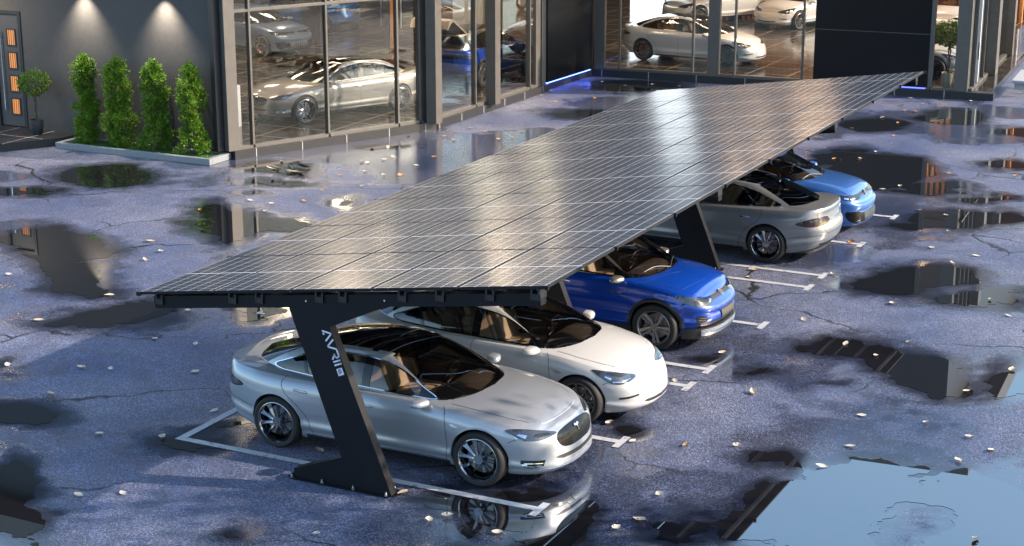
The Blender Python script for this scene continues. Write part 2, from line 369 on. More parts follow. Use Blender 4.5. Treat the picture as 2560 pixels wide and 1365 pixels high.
class Shell:
    """half car shell (y >= 0), later mirrored"""
    def __init__(s, S):
        s.S = S
        s.zs, s.zb, s.crown = pchip(S['zs']), pchip(S['zb']), pchip(S['crown'])
        s.W = max(p[1] for p in S['plan'])
        s.V, s.F, s.lab, s.reg = [], [], [], []
        s.lower(); s.green()
        s.V = np.array(s.V, float); s.F = np.array(s.F, int); s.lab = np.array(s.lab, dtype=object); s.reg = np.array(s.reg)
        s.vreg = np.full(len(s.V), -1)
        for f, r in zip(s.F, s.reg): s.vreg[f] = r

    def add_grid(s, G, lab, reg, closed=False):
        """G: list of rows of points"""
        base = len(s.V)
        nr, nc = len(G), len(G[0])
        for row in G: s.V.extend(row)
        for i in range(nr - 1):
            for j in range(nc - 1):
                s.F.append((base + i * nc + j, base + (i + 1) * nc + j, base + (i + 1) * nc + j + 1, base + i * nc + j + 1))
                s.lab.append(lab(i, j) if callable(lab) else lab); s.reg.append(reg)

    def lower(s):
        S = s.S
        C = resample(cr(S['plan'], 24), S.get('nu', 300))
        T = np.gradient(C, axis=0); T /= np.linalg.norm(T, axis=1)[:, None]
        n = np.c_[T[:, 1], -T[:, 0]]
        n[0] = (1, 0); n[-1] = (-1, 0)
        wf, wr, ws = np.clip(n[:, 0], 0, 1) ** 2, np.clip(-n[:, 0], 0, 1) ** 2, n[:, 1] ** 2
        dF, dS, dR = pchip(S['dF']), pchip(S['dS']), pchip(S['dR'])
        tl = np.r_[np.linspace(0, 0.86, 25), 0.895, 0.925, 0.95, 0.97, 0.985, 1.0]
        xf, xr = S['axf'], S['axr']
        zs, zb = s.zs(C[:, 0]), s.zb(C[:, 0])
        G = []
        for t in tl:
            ins = wf * dF(t) + wr * dR(t) + ws * dS(t)
            b = math.exp(-((t - S.get('flare_t', 0.45)) / 0.28) ** 2) * S.get('flare', 0.02)
            ins = ins - ws * b * (np.exp(-((C[:, 0] - xf) / 0.42) ** 2) + S.get('flare_r', 1.2) * np.exp(-((C[:, 0] - xr) / 0.5) ** 2))
            P = C - n * ins[:, None]
            P[0, 1] = 0; P[-1, 1] = 0
            P[:, 1] = np.maximum(P[:, 1], 0)
            z = zb + (zs - zb) * t
            G.append([(P[i, 0], P[i, 1], z[i]) for i in range(len(C))])
        s.add_grid(G, 'body', 0)
        s.top = np.array(G[-1])
        s.topx = s.top[:, 0]
        # deck from the shoulder loop to the centre line
        D = []
        cp = S.get('crown_pow', 2.0)
        for k in np.linspace(1, 0, 23):
            row = []
            for (x, y, z) in s.top:
                row.append((x, y * k, z + s.crown(x) * min(1.0, (y / s.W) ** 1.2 * 1.15) * (1 - k ** cp)))
            D.append(row)
        s.add_grid(D, 'deck', 1)

    def zdeck(s, x, y):
        # half width of the shoulder loop at this x
        k = np.argsort(s.topx)
        yw = np.interp(x, s.topx[k], s.top[k, 1])
        return float(s.zs(x) + s.crown(x) * min(1.0, (yw / s.W) ** 1.2 * 1.15) * (1 - min(1.0, abs(y) / max(yw, 1e-3)) ** s.S.get('crown_pow', 2.0)))

    def green(s):
        S = s.S
        ns = [12, 10, 5, 16, 16, 16, 6, 12]
        A = cr(S['g0'], ns); B = cr(S['g1'], ns)
        m = len(A)
        cum = np.r_[0, np.cumsum(ns)]
        s.g_cum = cum
        T = np.gradient(A, axis=0); T /= np.maximum(np.linalg.norm(T, axis=1), 1e-9)[:, None]
        n = np.c_[T[:, 1], -T[:, 0]]; n[0] = (1, 0); n[-1] = (-1, 0)
        z1 = pchip(S['z1'])
        z0 = np.array([s.zdeck(x, y) - 0.012 for x, y in A])
        zt = z1(B[:, 0])
        vl = np.r_[0, 0.03, 0.06, np.linspace(0.12, 0.9, 12), 0.94, 0.97, 1.0]
        G = []
        bul = S.get('gbulge', 0.02)
        for v in vl:
            # outline eases inwards near the rail so that side and roof meet softly
            e = v - S.get('tumble', 0.06) * math.sin(math.pi * v)
            P = A * (1 - e) + B * e + n * bul * 4 * v * (1 - v)
            P[0, 1] = 0; P[-1, 1] = 0
            z = z0 + (zt - z0) * v
            G.append([(P[i, 0], P[i, 1], z[i]) for i in range(m)])
        w1, r0 = cum[2], cum[6] + 2
        wv, rv = S.get('wv', (0.06, 0.955)), S.get('rv', (0.10, 0.95))
        def lab(i, j):
            v = (vl[i] + vl[i + 1]) / 2
            if j < w1 + 2:
                if wv[0] < v < wv[1]: return 'windshield'
                return 'surround' if v < wv[0] else S.get('header', 'pillar')
            if j >= r0:
                if rv[0] < v < rv[1]: return 'rear_window'
                return 'pillar'
            return 'pillar'
        s.add_grid(G, lab, 2)
        ring = np.array(G[-1]); ym = ring[:, 1].max()
        D = []
        for k in np.r_[1, 0.97, 0.93, np.linspace(0.88, 0, 14)]:
            D.append([(x, y * k, z + S['rise'] * (y / ym) ** 1.3 * (1 - k ** 2)) for x, y, z in ring])
        kk = np.r_[1, 0.97, 0.93, np.linspace(0.88, 0, 14)]
        rx = S.get('roof_x', (-9, 9))
        def lab2(i, j):
            x = (ring[j, 0] + ring[j + 1, 0]) / 2
            if (kk[i] <= S.get('roof_s', 0.93) + 1e-6 and rx[0] < x < rx[1]) or (S.get('header') == 'roof' and (j < w1 + 2 or j >= r0)): return 'roof'
            return S.get('rail', 'pillar')
        s.add_grid(D, lab2, 3)

    def cut(s, poly, regs, h, axes=(0, 2), newlab=None, sel=None, only=None):
        """snap vertices to a polygon outline and label (or delete) the faces inside it"""
        vm = np.isin(s.vreg, regs)
        if sel is not None: vm &= sel(s.V)
        idx = np.where(vm)[0]
        Q = s.V[idx][:, axes]
        d, near = poly_dist(Q, poly)
        k = np.abs(d) < h
        for a_i, a in enumerate(axes):
            s.V[idx[k], a] = near[k, a_i]
        vin = np.zeros(len(s.V), bool); vin[idx] = True
        fm = np.isin(s.reg, regs) & vin[s.F].all(1)
        if only is not None: fm &= np.array([l in only for l in s.lab])
        cen = s.V[s.F].mean(1)[:, axes]
        fi = np.where(fm)[0]
        dc, _ = poly_dist(cen[fi], poly)
        hit = fi[dc < 0]
        if newlab is None:
            keep = np.ones(len(s.F), bool); keep[hit] = False
            s.F, s.lab, s.reg = s.F[keep], s.lab[keep], s.reg[keep]
        else:
            s.lab[hit] = newlab

    def finish(s):
        V, F = s.V, s.F
        a = V[F[:, 2]] - V[F[:, 0]]; b = V[F[:, 3]] - V[F[:, 1]]
        fn = np.cross(a, b)
        # outward orientation: faces were laid so that the normal may point in; fix per face by region
        c = V[F].mean(1)
        ref = c - np.array([0, 0, 0.45]); ref[:, 0] *= 0.35
        flip = (fn * ref).sum(1) < 0
        F[flip] = F[flip][:, ::-1]; fn[flip] *= -1
        N = np.zeros_like(V)
        for k in range(4): np.add.at(N, F[:, k], fn)
        on = np.abs(V[:, 1]) < 1e-4
        N[on, 1] = 0
        # blend normals of coincident vertices across regions 0/1 and 2/3 (shared loops)
        key = {}
        for i, v in enumerate(np.round(V, 5)):
            key.setdefault(tuple(v), []).append(i)
        for ids in key.values():
            if len(ids) > 1:
                t = N[ids].sum(0); N[ids] = t
        L = np.linalg.norm(N, axis=1); L[L < 1e-12] = 1
        s.N = N / L[:, None]

    def make_bvh(s):
        V, F = s.V, s.F
        allV = np.r_[V, V * (1, -1, 1)]
        allF = np.r_[F, F[:, ::-1] + len(V)]
        s.bvh = BVHTree.FromPolygons([tuple(v) for v in allV], [tuple(int(i) for i in f) for f in allF])

    def part(s, name, labs, mat, parent, side=0):
        """side 0: both halves in one mesh, +1: left half (y>0), -1: right half"""
        labs = [labs] if isinstance(labs, str) else labs
        fm = np.isin(s.lab.astype(str), labs)
        if not fm.any(): return None
        F = s.F[fm]
        u, inv = np.unique(F, return_inverse=True)
        F = inv.reshape(F.shape)
        V, N = s.V[u], s.N[u]
        if side == 0:
            n = len(V)
            V2, N2, F2 = np.r_[V, V * (1, -1, 1)], np.r_[N, N * (1, -1, 1)], np.r_[F, F[:, ::-1] + n]
        elif side > 0: V2, N2, F2 = V, N, F
        else: V2, N2, F2 = V * (1, -1, 1), N * (1, -1, 1), F[:, ::-1]
        # drop repeated indices in collapsed quads
        out = []
        Vr = np.round(V2, 6)
        for f in F2:
            g = []
            for i in f:
                if not g or any(abs(Vr[i] - Vr[g[-1]]) > 1e-6): g.append(i)
            if len(g) > 1 and not any(abs(Vr[g[0]] - Vr[g[-1]]) > 1e-6): g.pop()
            if len(g) >= 3: out.append(g)
        return mesh(name, V2, out, mat, parent, True, N2)

    def ray(s, o, d):
        loc, nor, i, dist = s.bvh.ray_cast(Vector(o), Vector(d))
        if loc is None:
            loc, nor, i, dist = s.bvh.find_nearest(Vector(o) + Vector(d) * 3.0)
        if nor.dot(Vector(d)) > 0: nor = -nor
        return loc, nor

    def patch(s, name, poly, org, d, mat, parent, off=0.004, g=0.05, mirror=False, lip=0.012, up=(0, 0, 1), flip=False):
        """lay a thin plate with outline poly (2D, metres) on the shell, cast from org along d.
        local frame: b = up made square to d, a = b x (-d)"""
        d = Vector(d).normalized()
        if abs(d.z) > .95: up = (1, 0, 0)
        b = Vector(up) - Vector(up).dot(d) * d; b.normalize()
        a = b.cross(-d).normalized()
        if len(poly[0]) == 3:                           # outline given as points on the car
            poly = [((Vector(p) - Vector(org)).dot(a), (Vector(p) - Vector(org)).dot(b)) for p in poly]
        bm = bmesh.new()
        f = bm.faces.new([bm.verts.new((p[0], p[1], 0)) for p in poly])
        P = np.array(poly)
        bmesh.ops.triangulate(bm, faces=[f])
        for ax in (0, 1):
            lo, hi = P[:, ax].min(), P[:, ax].max()
            k = max(1, int((hi - lo) / g))
            for t in np.linspace(lo, hi, k + 2)[1:-1]:
                co = [0, 0, 0]; co[ax] = t; no = [0, 0, 0]; no[ax] = 1
                bmesh.ops.bisect_plane(bm, geom=bm.verts[:] + bm.edges[:] + bm.faces[:], plane_co=co, plane_no=no)
        O = Vector(org)
        for v in bm.verts:
            o = O + a * v.co.x + b * v.co.y - d * 1.6
            loc, nor = s.ray(o, d)
            v.co = loc + nor * off
        bmesh.ops.recalc_face_normals(bm, faces=bm.faces[:])
        bm.normal_update()
        be = [e for e in bm.edges if e.is_boundary]
        r = bmesh.ops.extrude_edge_only(bm, edges=be)
        for v in r['geom']:
            if isinstance(v, bmesh.types.BMVert): v.co += d * lip
        if mirror:
            for v in bm.verts: v.co.y = -v.co.y
        bmesh.ops.recalc_face_normals(bm, faces=bm.faces[:])
        o = bm_obj(name, bm, mat, parent, smooth=True)
        return o

    def ribbon_bm(s, bm, pts, d, org_off, w, off=0.0025, mirror=False):
        """thin strip along 3D guide points cast along d"""
        d = Vector(d).normalized()
        H = [s.ray(Vector(p) - d * org_off, d) for p in pts]
        rows = []
        for i, (loc, nor) in enumerate(H):
            a = H[max(i - 1, 0)][0]; b = H[min(i + 1, len(H) - 1)][0]
            t = (b - a)
            if t.length < 1e-7: t = Vector((1, 0, 0))
            c = nor.cross(t.normalized()).normalized() * w / 2
            p = loc + nor * off
            q1, q2 = p + c, p - c
            if mirror: q1.y, q2.y = -q1.y, -q2.y
            rows.append((bm.verts.new(q1), bm.verts.new(q2)))
        for (a, b), (c, e) in zip(rows, rows[1:]):
            bm.faces.new((a, b, e, c))

    def seams(s, name, lines, parent, mat=None, w=0.009, dirs=None):
        w = .0065
        for kind, pts in lines:
            P = cr(pts, 10)
            mk = {'s': (lambda p: (p[0], 1.3, p[1]), (0, -1, 0)), 't': (lambda p: (p[0], p[1], 1.9), (0, 0, -1)),
                  'f': (lambda p: (3.5, p[0], p[1]), (-1, 0, 0)), 'r': (lambda p: (-3.5, p[0], p[1]), (1, 0, 0))}[kind]
            for mi in (False, True):
                bm = bmesh.new()
                s.ribbon_bm(bm, [mk[0](p) for p in P], mk[1], 0, w, mirror=mi)
                bm_obj(name, bm, mat or M_SEAM, parent, smooth=True)


def lathe_bm(bm, prof, n=48, closed=False):
    rings = []
    for r, y in prof:
        rings.append([bm.verts.new((r * math.cos(2 * math.pi * k / n), y, r * math.sin(2 * math.pi * k / n))) for k in range(n)])
    for A, B in zip(rings, rings[1:] + ([rings[0]] if closed else [])):
        for k in range(n):
            bm.faces.new((A[k], A[(k + 1) % n], B[(k + 1) % n], B[k]))
    return rings

WHEEL_MESH = {}
def wheel_meshes(style, Rt, Rr, w, rim_mat):
    key = (style, Rt, rim_mat.name)
    if key in WHEEL_MESH: return WHEEL_MESH[key]
    h = w / 2
    bm = bmesh.new()                                   # tyre
    lathe_bm(bm, [(Rr - 0.012, -h + .012), (Rr + .004, -h - .001), (Rr + .02, -h - .006), ((Rt + Rr) / 2 + .01, -h - .009), (Rt - .022, -h - .002),
                  (Rt - .008, -h + .014), (Rt, -h + .04), (Rt, h - .04), (Rt - .01, h - .012), (Rt - .03, h), (Rr - .01, h)], 64, True)
    for ky in (-.06, -.02, .02, .06):                   # tread grooves
        pass
    ty = bm_obj('tyre', bm, M_RUBBER, None, smooth=True)
    bm = bmesh.new()                                   # rim
    y0 = -h + .004
    lathe_bm(bm, [(Rr + .004, y0 - .004), (Rr - .006, y0 - .008), (Rr - .014, y0 + .002), (Rr - .03, y0 + .035), (Rr - .036, h - .02), (Rr - .01, h - .005)], 64)
    hub = 0.062
    def spoke(ang, st, depth=0.035):
        """st: stations (r, right half width, left half width, face y right, face y left, skew angle)"""
        ca, sa = math.cos(ang), math.sin(ang)
        rows = []
        for r, wr, wl, yr, yl, sk in st:
            q = []
            for off, y in ((wr, yr), (-wl, yl), (-wl * .8, yl + depth), (wr * .8, yr + depth)):
                x, z = r, off + sk * r
                q.append(bm.verts.new((x * ca - z * sa, y0 + y, x * sa + z * ca)))
            rows.append(q)
        for A, B in zip(rows, rows[1:]):
            for k in range(4):
                bm.faces.new((A[k], A[(k + 1) % 4], B[(k + 1) % 4], B[k]))
        bm.faces.new(rows[0]); bm.faces.new(rows[-1][::-1])
    Ro = Rr - 0.012
    if style == 'turbine':
        for k in range(10):
            spoke(2 * math.pi * k / 10 + .1, [(hub * .7, .014, .014, .03, .03, 0), (Ro * .4, .010, .010, .026, .036, 0.0), (Ro * .75, .010, .019, .016, .046, 0), (Ro, .012, .030, .004, .05, 0)])
    elif style == 'ten':
        for k in range(10):
            o = .05 * (1 if k % 2 else -1)
            spoke(2 * math.pi * k / 10 + .2 + o, [(hub * .7, .018, .018, .024, .024, 0), (Ro * .5, .015, .015, .022, .022, 0), (Ro, .020, .020, .006, .006, 0)])
    elif style == 'blade':
        for k in range(5):
            a = 2 * math.pi * k / 5 + .3
            spoke(a, [(hub * .6, .012, .02, .02, .026, 0), (Ro * .45, .012, .022, .016, .028, .05), (Ro, .034, .036, .006, .014, .16)], .02)
            spoke(a + .52, [(hub * .6, .012, .012, .026, .026, 0), (Ro * .5, .012, .010, .03, .02, -.04), (Ro, .030, .022, .02, .008, -.10)], .02)
    else:                                               # 'split': five pairs
        for k in range(5):
            a = 2 * math.pi * k / 5 + .15
            for sgn in (-1, 1):
                spoke(a + sgn * .10, [(hub * .6, .016, .016, .02, .02, 0), (Ro * .5, .014, .014, .018, .022, sgn * .05), (Ro, .026, .026, .005, .012, sgn * .16)])
    b_cyl(bm, (0, y0 + .02, 0), (0, y0 + .07, 0), hub, n=24)
    b_cyl(bm, (0, y0 + .012, 0), (0, y0 + .03, 0), .032, n=20)
    for k in range(5):
        a = 2 * math.pi * k / 5
        b_cyl(bm, (.048 * math.cos(a), y0 + .012, .048 * math.sin(a)), (.048 * math.cos(a), y0 + .03, .048 * math.sin(a)), .009, n=8)
    bmesh.ops.recalc_face_normals(bm, faces=bm.faces[:])
    ri = bm_obj('rim', bm, rim_mat, None, smooth=True)
    bm = bmesh.new()                                   # disc and dark back
    b_cyl(bm, (0, .0, 0), (0, .02, 0), Rr * .72, n=40)
    b_cyl(bm, (0, -.02, 0), (0, .05, 0), .09, n=24)
    b_box(bm, (-.19, -.045, -.06), (-.10, .05, .09))
    b_cyl(bm, (0, h - .03, 0), (0, h - .02, 0), Rr - .03, n=40)
    di = bm_obj('wheel', bm, [M_DISC, M_BLACK], None, smooth=True)
    for p in di.data.polygons:
        if p.center.y > h - .04: p.material_index = 1
    WHEEL_MESH[key] = (di.data, ty.data, ri.data)
    for o in (di, ty, ri): bpy.data.objects.remove(o)
    return WHEEL_MESH[key]

def add_wheels(root, S, rim_mat):
    di, ty, ri = wheel_meshes(S['rim'], S['Rt'], S['Rr'], S['tw'], rim_mat)
    for x in (S['axf'], S['axr']):
        for sy in (-1, 1):
            w = bpy.data.objects.new('wheel', di)
            w.location = (x, sy * (S['track'] / 2), S['Rt'])
            w.rotation_euler = (0, random.uniform(0, 6), 0 if sy < 0 else math.pi)
            link(w, root)
            link(bpy.data.objects.new('tyre', ty), w)
            link(bpy.data.objects.new('rim', ri), w)

SEAT_MESH = {}
def seat_meshes():
    if SEAT_MESH: return SEAT_MESH
    bm = bmesh.new()
    b_box(bm, (-.26, -.25, .0), (.26, .25, .16), .06, 3)
    m = Matrix.Translation((-.24, 0, .12)) @ Matrix.Rotation(R(-20), 4, 'Y')
    b_box(bm, (-.07, -.25, 0), (.07, .25, .60), .06, 3, m)
    for sy in (-1, 1):
        b_box(bm, (-.05, sy * .25 - .045, .05), (.10, sy * .25 + .045, .48), .04, 3, m)
    a = bm_obj('seat', bm, M_LEATHER, None, smooth=True)
    bm = bmesh.new()
    b_box(bm, (-.05, -.13, .58), (.05, .13, .74), .045, 3, m)
    b = bm_obj('headrest', bm, M_LEATHER, None, smooth=True)
    SEAT_MESH.update(seat=a.data, head=b.data)
    for o in (a, b): bpy.data.objects.remove(o)
    return SEAT_MESH

def add_interior(root, S):
    zf, zbelt = S['zfloor'], S['zbelt']
    x0, x1 = S['cab']                                   # rear, front of the tub
    w = S['cabw']
    bm = bmesh.new()                                    # dark tub, open at the top
    v = {}
    lo = [(x0, -w, zf), (x1, -w, zf), (x1, w, zf), (x0, w, zf)]
    hi = [(x0 - .1, -w - .05, zbelt), (x1 + .1, -w - .05, zbelt), (x1 + .1, w + .05, zbelt), (x0 - .1, w + .05, zbelt)]
    A = [bm.verts.new(p) for p in lo]; B = [bm.verts.new(p) for p in hi]
    bm.faces.new(A)
    for i in range(4): bm.faces.new((A[i], A[(i + 1) % 4], B[(i + 1) % 4], B[i]))
    bm_obj('cabin', bm, M_DASH, root)
    xd = S['dash']
    bm = bmesh.new()
    prof = [(xd - .38, zbelt - .28), (xd - .34, zbelt - .06), (xd - .22, zbelt - .01), (xd + .05, zbelt + .0), (S['g0'][0][0] - .05, zbelt - .03), (S['g0'][0][0] - .05, zbelt - .12), (xd, zbelt - .28)]
    b_prism(bm, prof, 'y', -w + .01, w - .01)
    bm_obj('dashboard', bm, M_DASH, root, smooth=True)
    bm = bmesh.new()
    pts = [(0, .18 * math.cos(a), .18 * math.sin(a)) for a in np.linspace(0, 2 * math.pi, 28, endpoint=False)]
    b_tube(bm, pts, .016, 8, True)
    b_cyl(bm, (0.02, 0, 0), (-.02, 0, 0), .06, n=14)
    for a in (0, math.pi, -math.pi / 2):
        b_tube(bm, [(0, 0, 0), (0, .17 * math.cos(a), .17 * math.sin(a))], .014, 6)
    sw = bm_obj('steering_wheel', bm, M_BLACK, root, smooth=True)
    sw.location = (xd - .48, .37, zbelt - .02); sw.rotation_euler = (0, R(24), 0)
    M = seat_meshes()
    rows = [(xd - .92, (-.37, .37), 0), (xd - 1.62, (-.38, .0, .38), -.10)]
    for i, (x, ys, dz) in enumerate(rows):
        for y in ys:
            o = bpy.data.objects.new('seat', M['seat']); o.location = (x, y, S['zseat'] + dz); link(o, root)
            h = bpy.data.objects.new('headrest', M['head']); link(h, o)
            if i == 1: o.scale = (1, .75, .88)

def mirror_bm(S, sgn):
    """wedge shaped mirror housing on a short arm"""
    bm = bmesh.new()
    r = bmesh.ops.create_uvsphere(bm, u_segments=28, v_segments=16, radius=1)
    for v in r['verts']:
        x, y, z = v.co
        sq = lambda q, p: math.copysign(abs(q) ** p, q)
        x, y, z = sq(x, .8), sq(y, .72), sq(z, .78)
        out = (y + 1) / 2                               # 0 at the car, 1 outside
        x = max(x, -.42)
        x *= 1.0 - .28 * out
        zz = z * (.070 - .014 * out) if z > 0 else z * (.046 - .004 * out)
        v.co = Vector((x * .125 - .03 * out, y * .125, zz + .004 * out))
    X, Y, Z = S['mirror']
    for v in r['verts']: v.co = Vector((v.co.x + X, sgn * (v.co.y + Y + .125), v.co.z + Z))
    b_tube(bm, [(X + .05, sgn * (Y - .09), Z - .06), (X + .03, sgn * (Y - .01), Z - .048), (X + .01, sgn * (Y + .06), Z - .03)], [.032, .026, .022], 8)
    return bm

def build_car(kind, S, body_mat, label, cat, group=None, rim_mat=None, name='parked_car', lamps=True):
    root = empty(name, label=label, cat=cat, group=group)
    H = Shell(S)
    H.make_bvh()
    # openings: wheel arches
    for ax in (S['axf'], S['axr']):
        a = np.linspace(0, 2 * math.pi, 72, endpoint=False)
        circ = [(ax + S['Ra'] * math.cos(t), S['Rt'] + .01 + S['Ra'] * math.sin(t)) for t in a]
        H.cut(circ, [0], .017, (0, 2), None, sel=lambda V: V[:, 1] > .45)
    # deck hole under the greenhouse
    g = cr(S['g0'], 8)
    hole = [(x - (.03 if x > 0 else -.03), y - .035) for x, y in g] + [(g[-1][0] + .03, -.1), (g[0][0] - .03, -.1)]
    H.cut(hole, [1], .012, (0, 1), None)
    # door panels
    for nm, poly in S['doors'].items():
        H.cut(poly, [0, 1], .010, (0, 2), nm, sel=lambda V: V[:, 1] > .55 * H.W)
    if 'hood' in S:
        H.cut(S['hood'], [1], .010, (0, 1), 'hood', only=('deck',))
    dlo = smooth_poly(S['dlo'], 6)
    H.cut(dlo, [2], .013, (0, 2), 'side_window', sel=lambda V: V[:, 1] > .3)
    H.finish()
    bp = S.get('pillar_mat') or body_mat
    H.part('body', ['body', 'deck'], body_mat, root)
    H.part('hood', 'hood', body_mat, root)
    doors = {}
    for nm in S['doors']:
        for sd_ in (1, -1):
            doors[(nm, sd_)] = H.part('door', nm, body_mat, root, sd_)
    H.part('pillar', 'pillar', bp, root)
    H.part('windshield_surround', 'surround', M_GLOSSBLACK, root)
    H.part('windshield', 'windshield', M_CARGLASS, root)
    H.part('rear_window', 'rear_window', S.get('rear_glass', M_CARGLASS), root)
    H.part('roof', 'roof', S.get('roof_mat') or body_mat, root)
    for sd_ in (1, -1): H.part('side_window', 'side_window', M_CARGLASS, root, sd_)
    # arch lips and wheel housings
    for ax in (S['axf'], S['axr']):
        for sg in (1, -1):
            bm = bmesh.new()
            rows = []
            for t in np.linspace(R(-24), R(204), 44):
                x, z = ax + S['Ra'] * math.cos(t), S['Rt'] + .01 + S['Ra'] * math.sin(t)
                x2, z2 = ax + (S['Ra'] + .022) * math.cos(t), S['Rt'] + .01 + (S['Ra'] + .022) * math.sin(t)
                if z2 < H.zb(x2) + .015: continue
                l, n_ = H.ray((x2, 1.4, z2), (0, -1, 0))
                if abs(l.x - x2) > .02 or l.y < .5 * H.W: continue
                y = l.y
                rows.append([bm.verts.new(p) for p in ((x2, sg * (y - .004), z2), (x2, sg * (y + .004), z2), (x, sg * (y + .006), z), (x, sg * (y - .10), z), (ax + (S['Ra'] - .004) * math.cos(t), sg * (y - .42), S['Rt'] + .01 + (S['Ra'] - .004) * math.sin(t)))])
            for A, B in zip(rows, rows[1:]):
                for k in range(4): bm.faces.new((A[k], A[k + 1], B[k + 1], B[k]))
            o = bm_obj('wheel_arch', bm, [S.get('arch_mat') or body_mat, M_BLACK], root, smooth=True)
            for p in o.data.polygons:
                if abs(p.normal.y) < .5 and abs(p.center.y) < H.W - .12: p.material_index = 1
            if S.get('clad'):                           # wide black cladding round the arch
                bm = bmesh.new(); rows = []
                for t in np.linspace(R(-30), R(210), 48):
                    q = []
                    for rr in np.linspace(S['Ra'] - .002, S['Ra'] + S['clad'], 5):
                        x, z = ax + rr * math.cos(t), S['Rt'] + .01 + rr * math.sin(t)
                        q.append((x, z))
                    if q[-1][1] < H.zb(q[-1][0]) + .01: continue
                    hits = [H.ray((x, 1.4, z), (0, -1, 0)) for x, z in q]
                    if any(abs(h_[0].x - x) > .03 or h_[0].y < .5 * H.W for h_, (x, z) in zip(hits[1:], q[1:])): continue
                    yy = [hits[1][0].y] + [h_[0].y for h_ in hits[1:]]
                    rows.append([bm.verts.new((x, sg * (y + .012 - .010 * (k == 4)), z)) for k, ((x, z), y) in enumerate(zip(q, yy))])
                for A, B in zip(rows, rows[1:]):
                    for k in range(4): bm.faces.new((A[k], A[k + 1], B[k + 1], B[k]))
                bm_obj('arch_cladding', bm, M_BLACK, root, smooth=True)
    # underbody
    zu = S['zu']
    pl = [(x * .92, y * .86) for x, y in cr(S['plan'], 3)]
    bm = bmesh.new()
    b_prism(bm, [(x, y) for x, y in pl] + [(x, -y) for x, y in pl[::-1][1:-1]], 'z', zu, zu + .05)
    # keep the plate clear of the wheels by a narrow middle
    bm_obj('underbody', bm, M_BLACK, root)
    bm = bmesh.new()                                    # window trim round the side glass
    for sg in (1, -1):
        loop = []
        for x, z in dlo:
            l, n_ = H.ray((x, 1.4, z), (0, -1, 0)); loop.append((l.x, sg * (l.y + .002), l.z))
        b_tube(bm, loop, S.get('trim_r', .011), 6, True)
    bm_obj('window_trim', bm, S.get('trim_mat', M_CHROME), root, smooth=True)
    for poly in S['pillars_black']:
        for mi in (False, True):
            H.patch('door_pillar', poly, (0, 0, 0), (0, -1, 0), M_GLOSSBLACK, root, off=.006, mirror=mi)
    for nm, lines in S['seams'].items():
        H.seams('panel_seam', [(nm[0], l) for l in lines], root)
    # extra plates: list of dict(name, poly, org, d, mat, mirror(bool both sides), children)
    for it in S['plates']:
        for mi in ((False, True) if it.get('both') else (False,)):
            if it['name'] in ('headlight', 'taillight', 'air_intake'):
                it = dict(it, poly=[tuple(p) for p in cr(it['poly'], 4, closed=True)])
            o = H.patch(it['name'], it['poly'], it['org'], it['d'], it['mat'], root, off=it.get('off', .004), g=it.get('g', .05), mirror=mi, lip=it.get('lip', .012))
            for c in it.get('kids', ()):
                H.patch(c['name'], c['poly'], it['org'], it['d'], c['mat'], o, off=c.get('off', .008), g=.04, mirror=mi, lip=.006)
    # door handles
    for nm, (hx, hz, hl) in S['handles'].items():
        for sg in (1, -1):
            l, n_ = H.ray((hx, 1.4, hz), (0, -1, 0))
            l2, n2 = H.ray((hx - hl, 1.4, hz + .012), (0, -1, 0))
            bm = bmesh.new()
            pts = []
            c = (l + l2) / 2
            dx = (l2 - l); ang = math.atan2(dx.y, dx.x)
            b_box(bm, (-hl / 2, -.014, -.016), (hl / 2, .014, .016), .008, 2)
            m = Matrix.Translation((c.x, sg * c.y, c.z)) @ Matrix.Rotation(math.atan2(dx.z, -dx.x), 4, 'Y') @ Matrix.Rotation(sg * -math.atan2(dx.y, -dx.x), 4, 'Z')
            bmesh.ops.transform(bm, matrix=m, verts=bm.verts[:])
            bm_obj('door_handle', bm, S.get('handle_mat', M_CHROME), doors[(nm, sg)] or root, smooth=True)
    for sg in (1, -1):
        bm_obj('wing_mirror', mirror_bm(S, sg), S.get('mirror_mat') or body_mat, root, smooth=True)
    add_interior(root, S)
    add_wheels(root, S, rim_mat or S['rim_mat'])
    if 'extra' in S: S['extra'](root, H, S, body_mat)
    return root

def sp(pts):                                            # side outline (x, z) as points on the left flank
    return [(x, 1.0, z) for x, z in pts]
def fp(pts, x=3.0):                                     # front / rear outline (y, z)
    return [(x, y, z) for y, z in pts]
def oval(cy, cz, a, b, n=22, p=2.5, x=3.0):
    out = []
    for t in np.linspace(0, 2 * math.pi, n, endpoint=False):
        c, s_ = math.cos(t), math.sin(t)
        out.append((x, cy + a * math.copysign(abs(c) ** (2 / p), c), cz + b * math.copysign(abs(s_) ** (2 / p), s_)))
    return out
def circle_s(cx, cz, r, n=16):
    return [(cx + r * math.cos(t), 1.0, cz + r * math.sin(t)) for t in np.linspace(0, 2 * math.pi, n, endpoint=False)]
SIDE, FRONT, REAR = (0, -1, 0), (-1, 0, 0), (1, 0, 0)
CORN = (-.66, -.60, -.45)
RCORN = (.72, -.66, -.2)

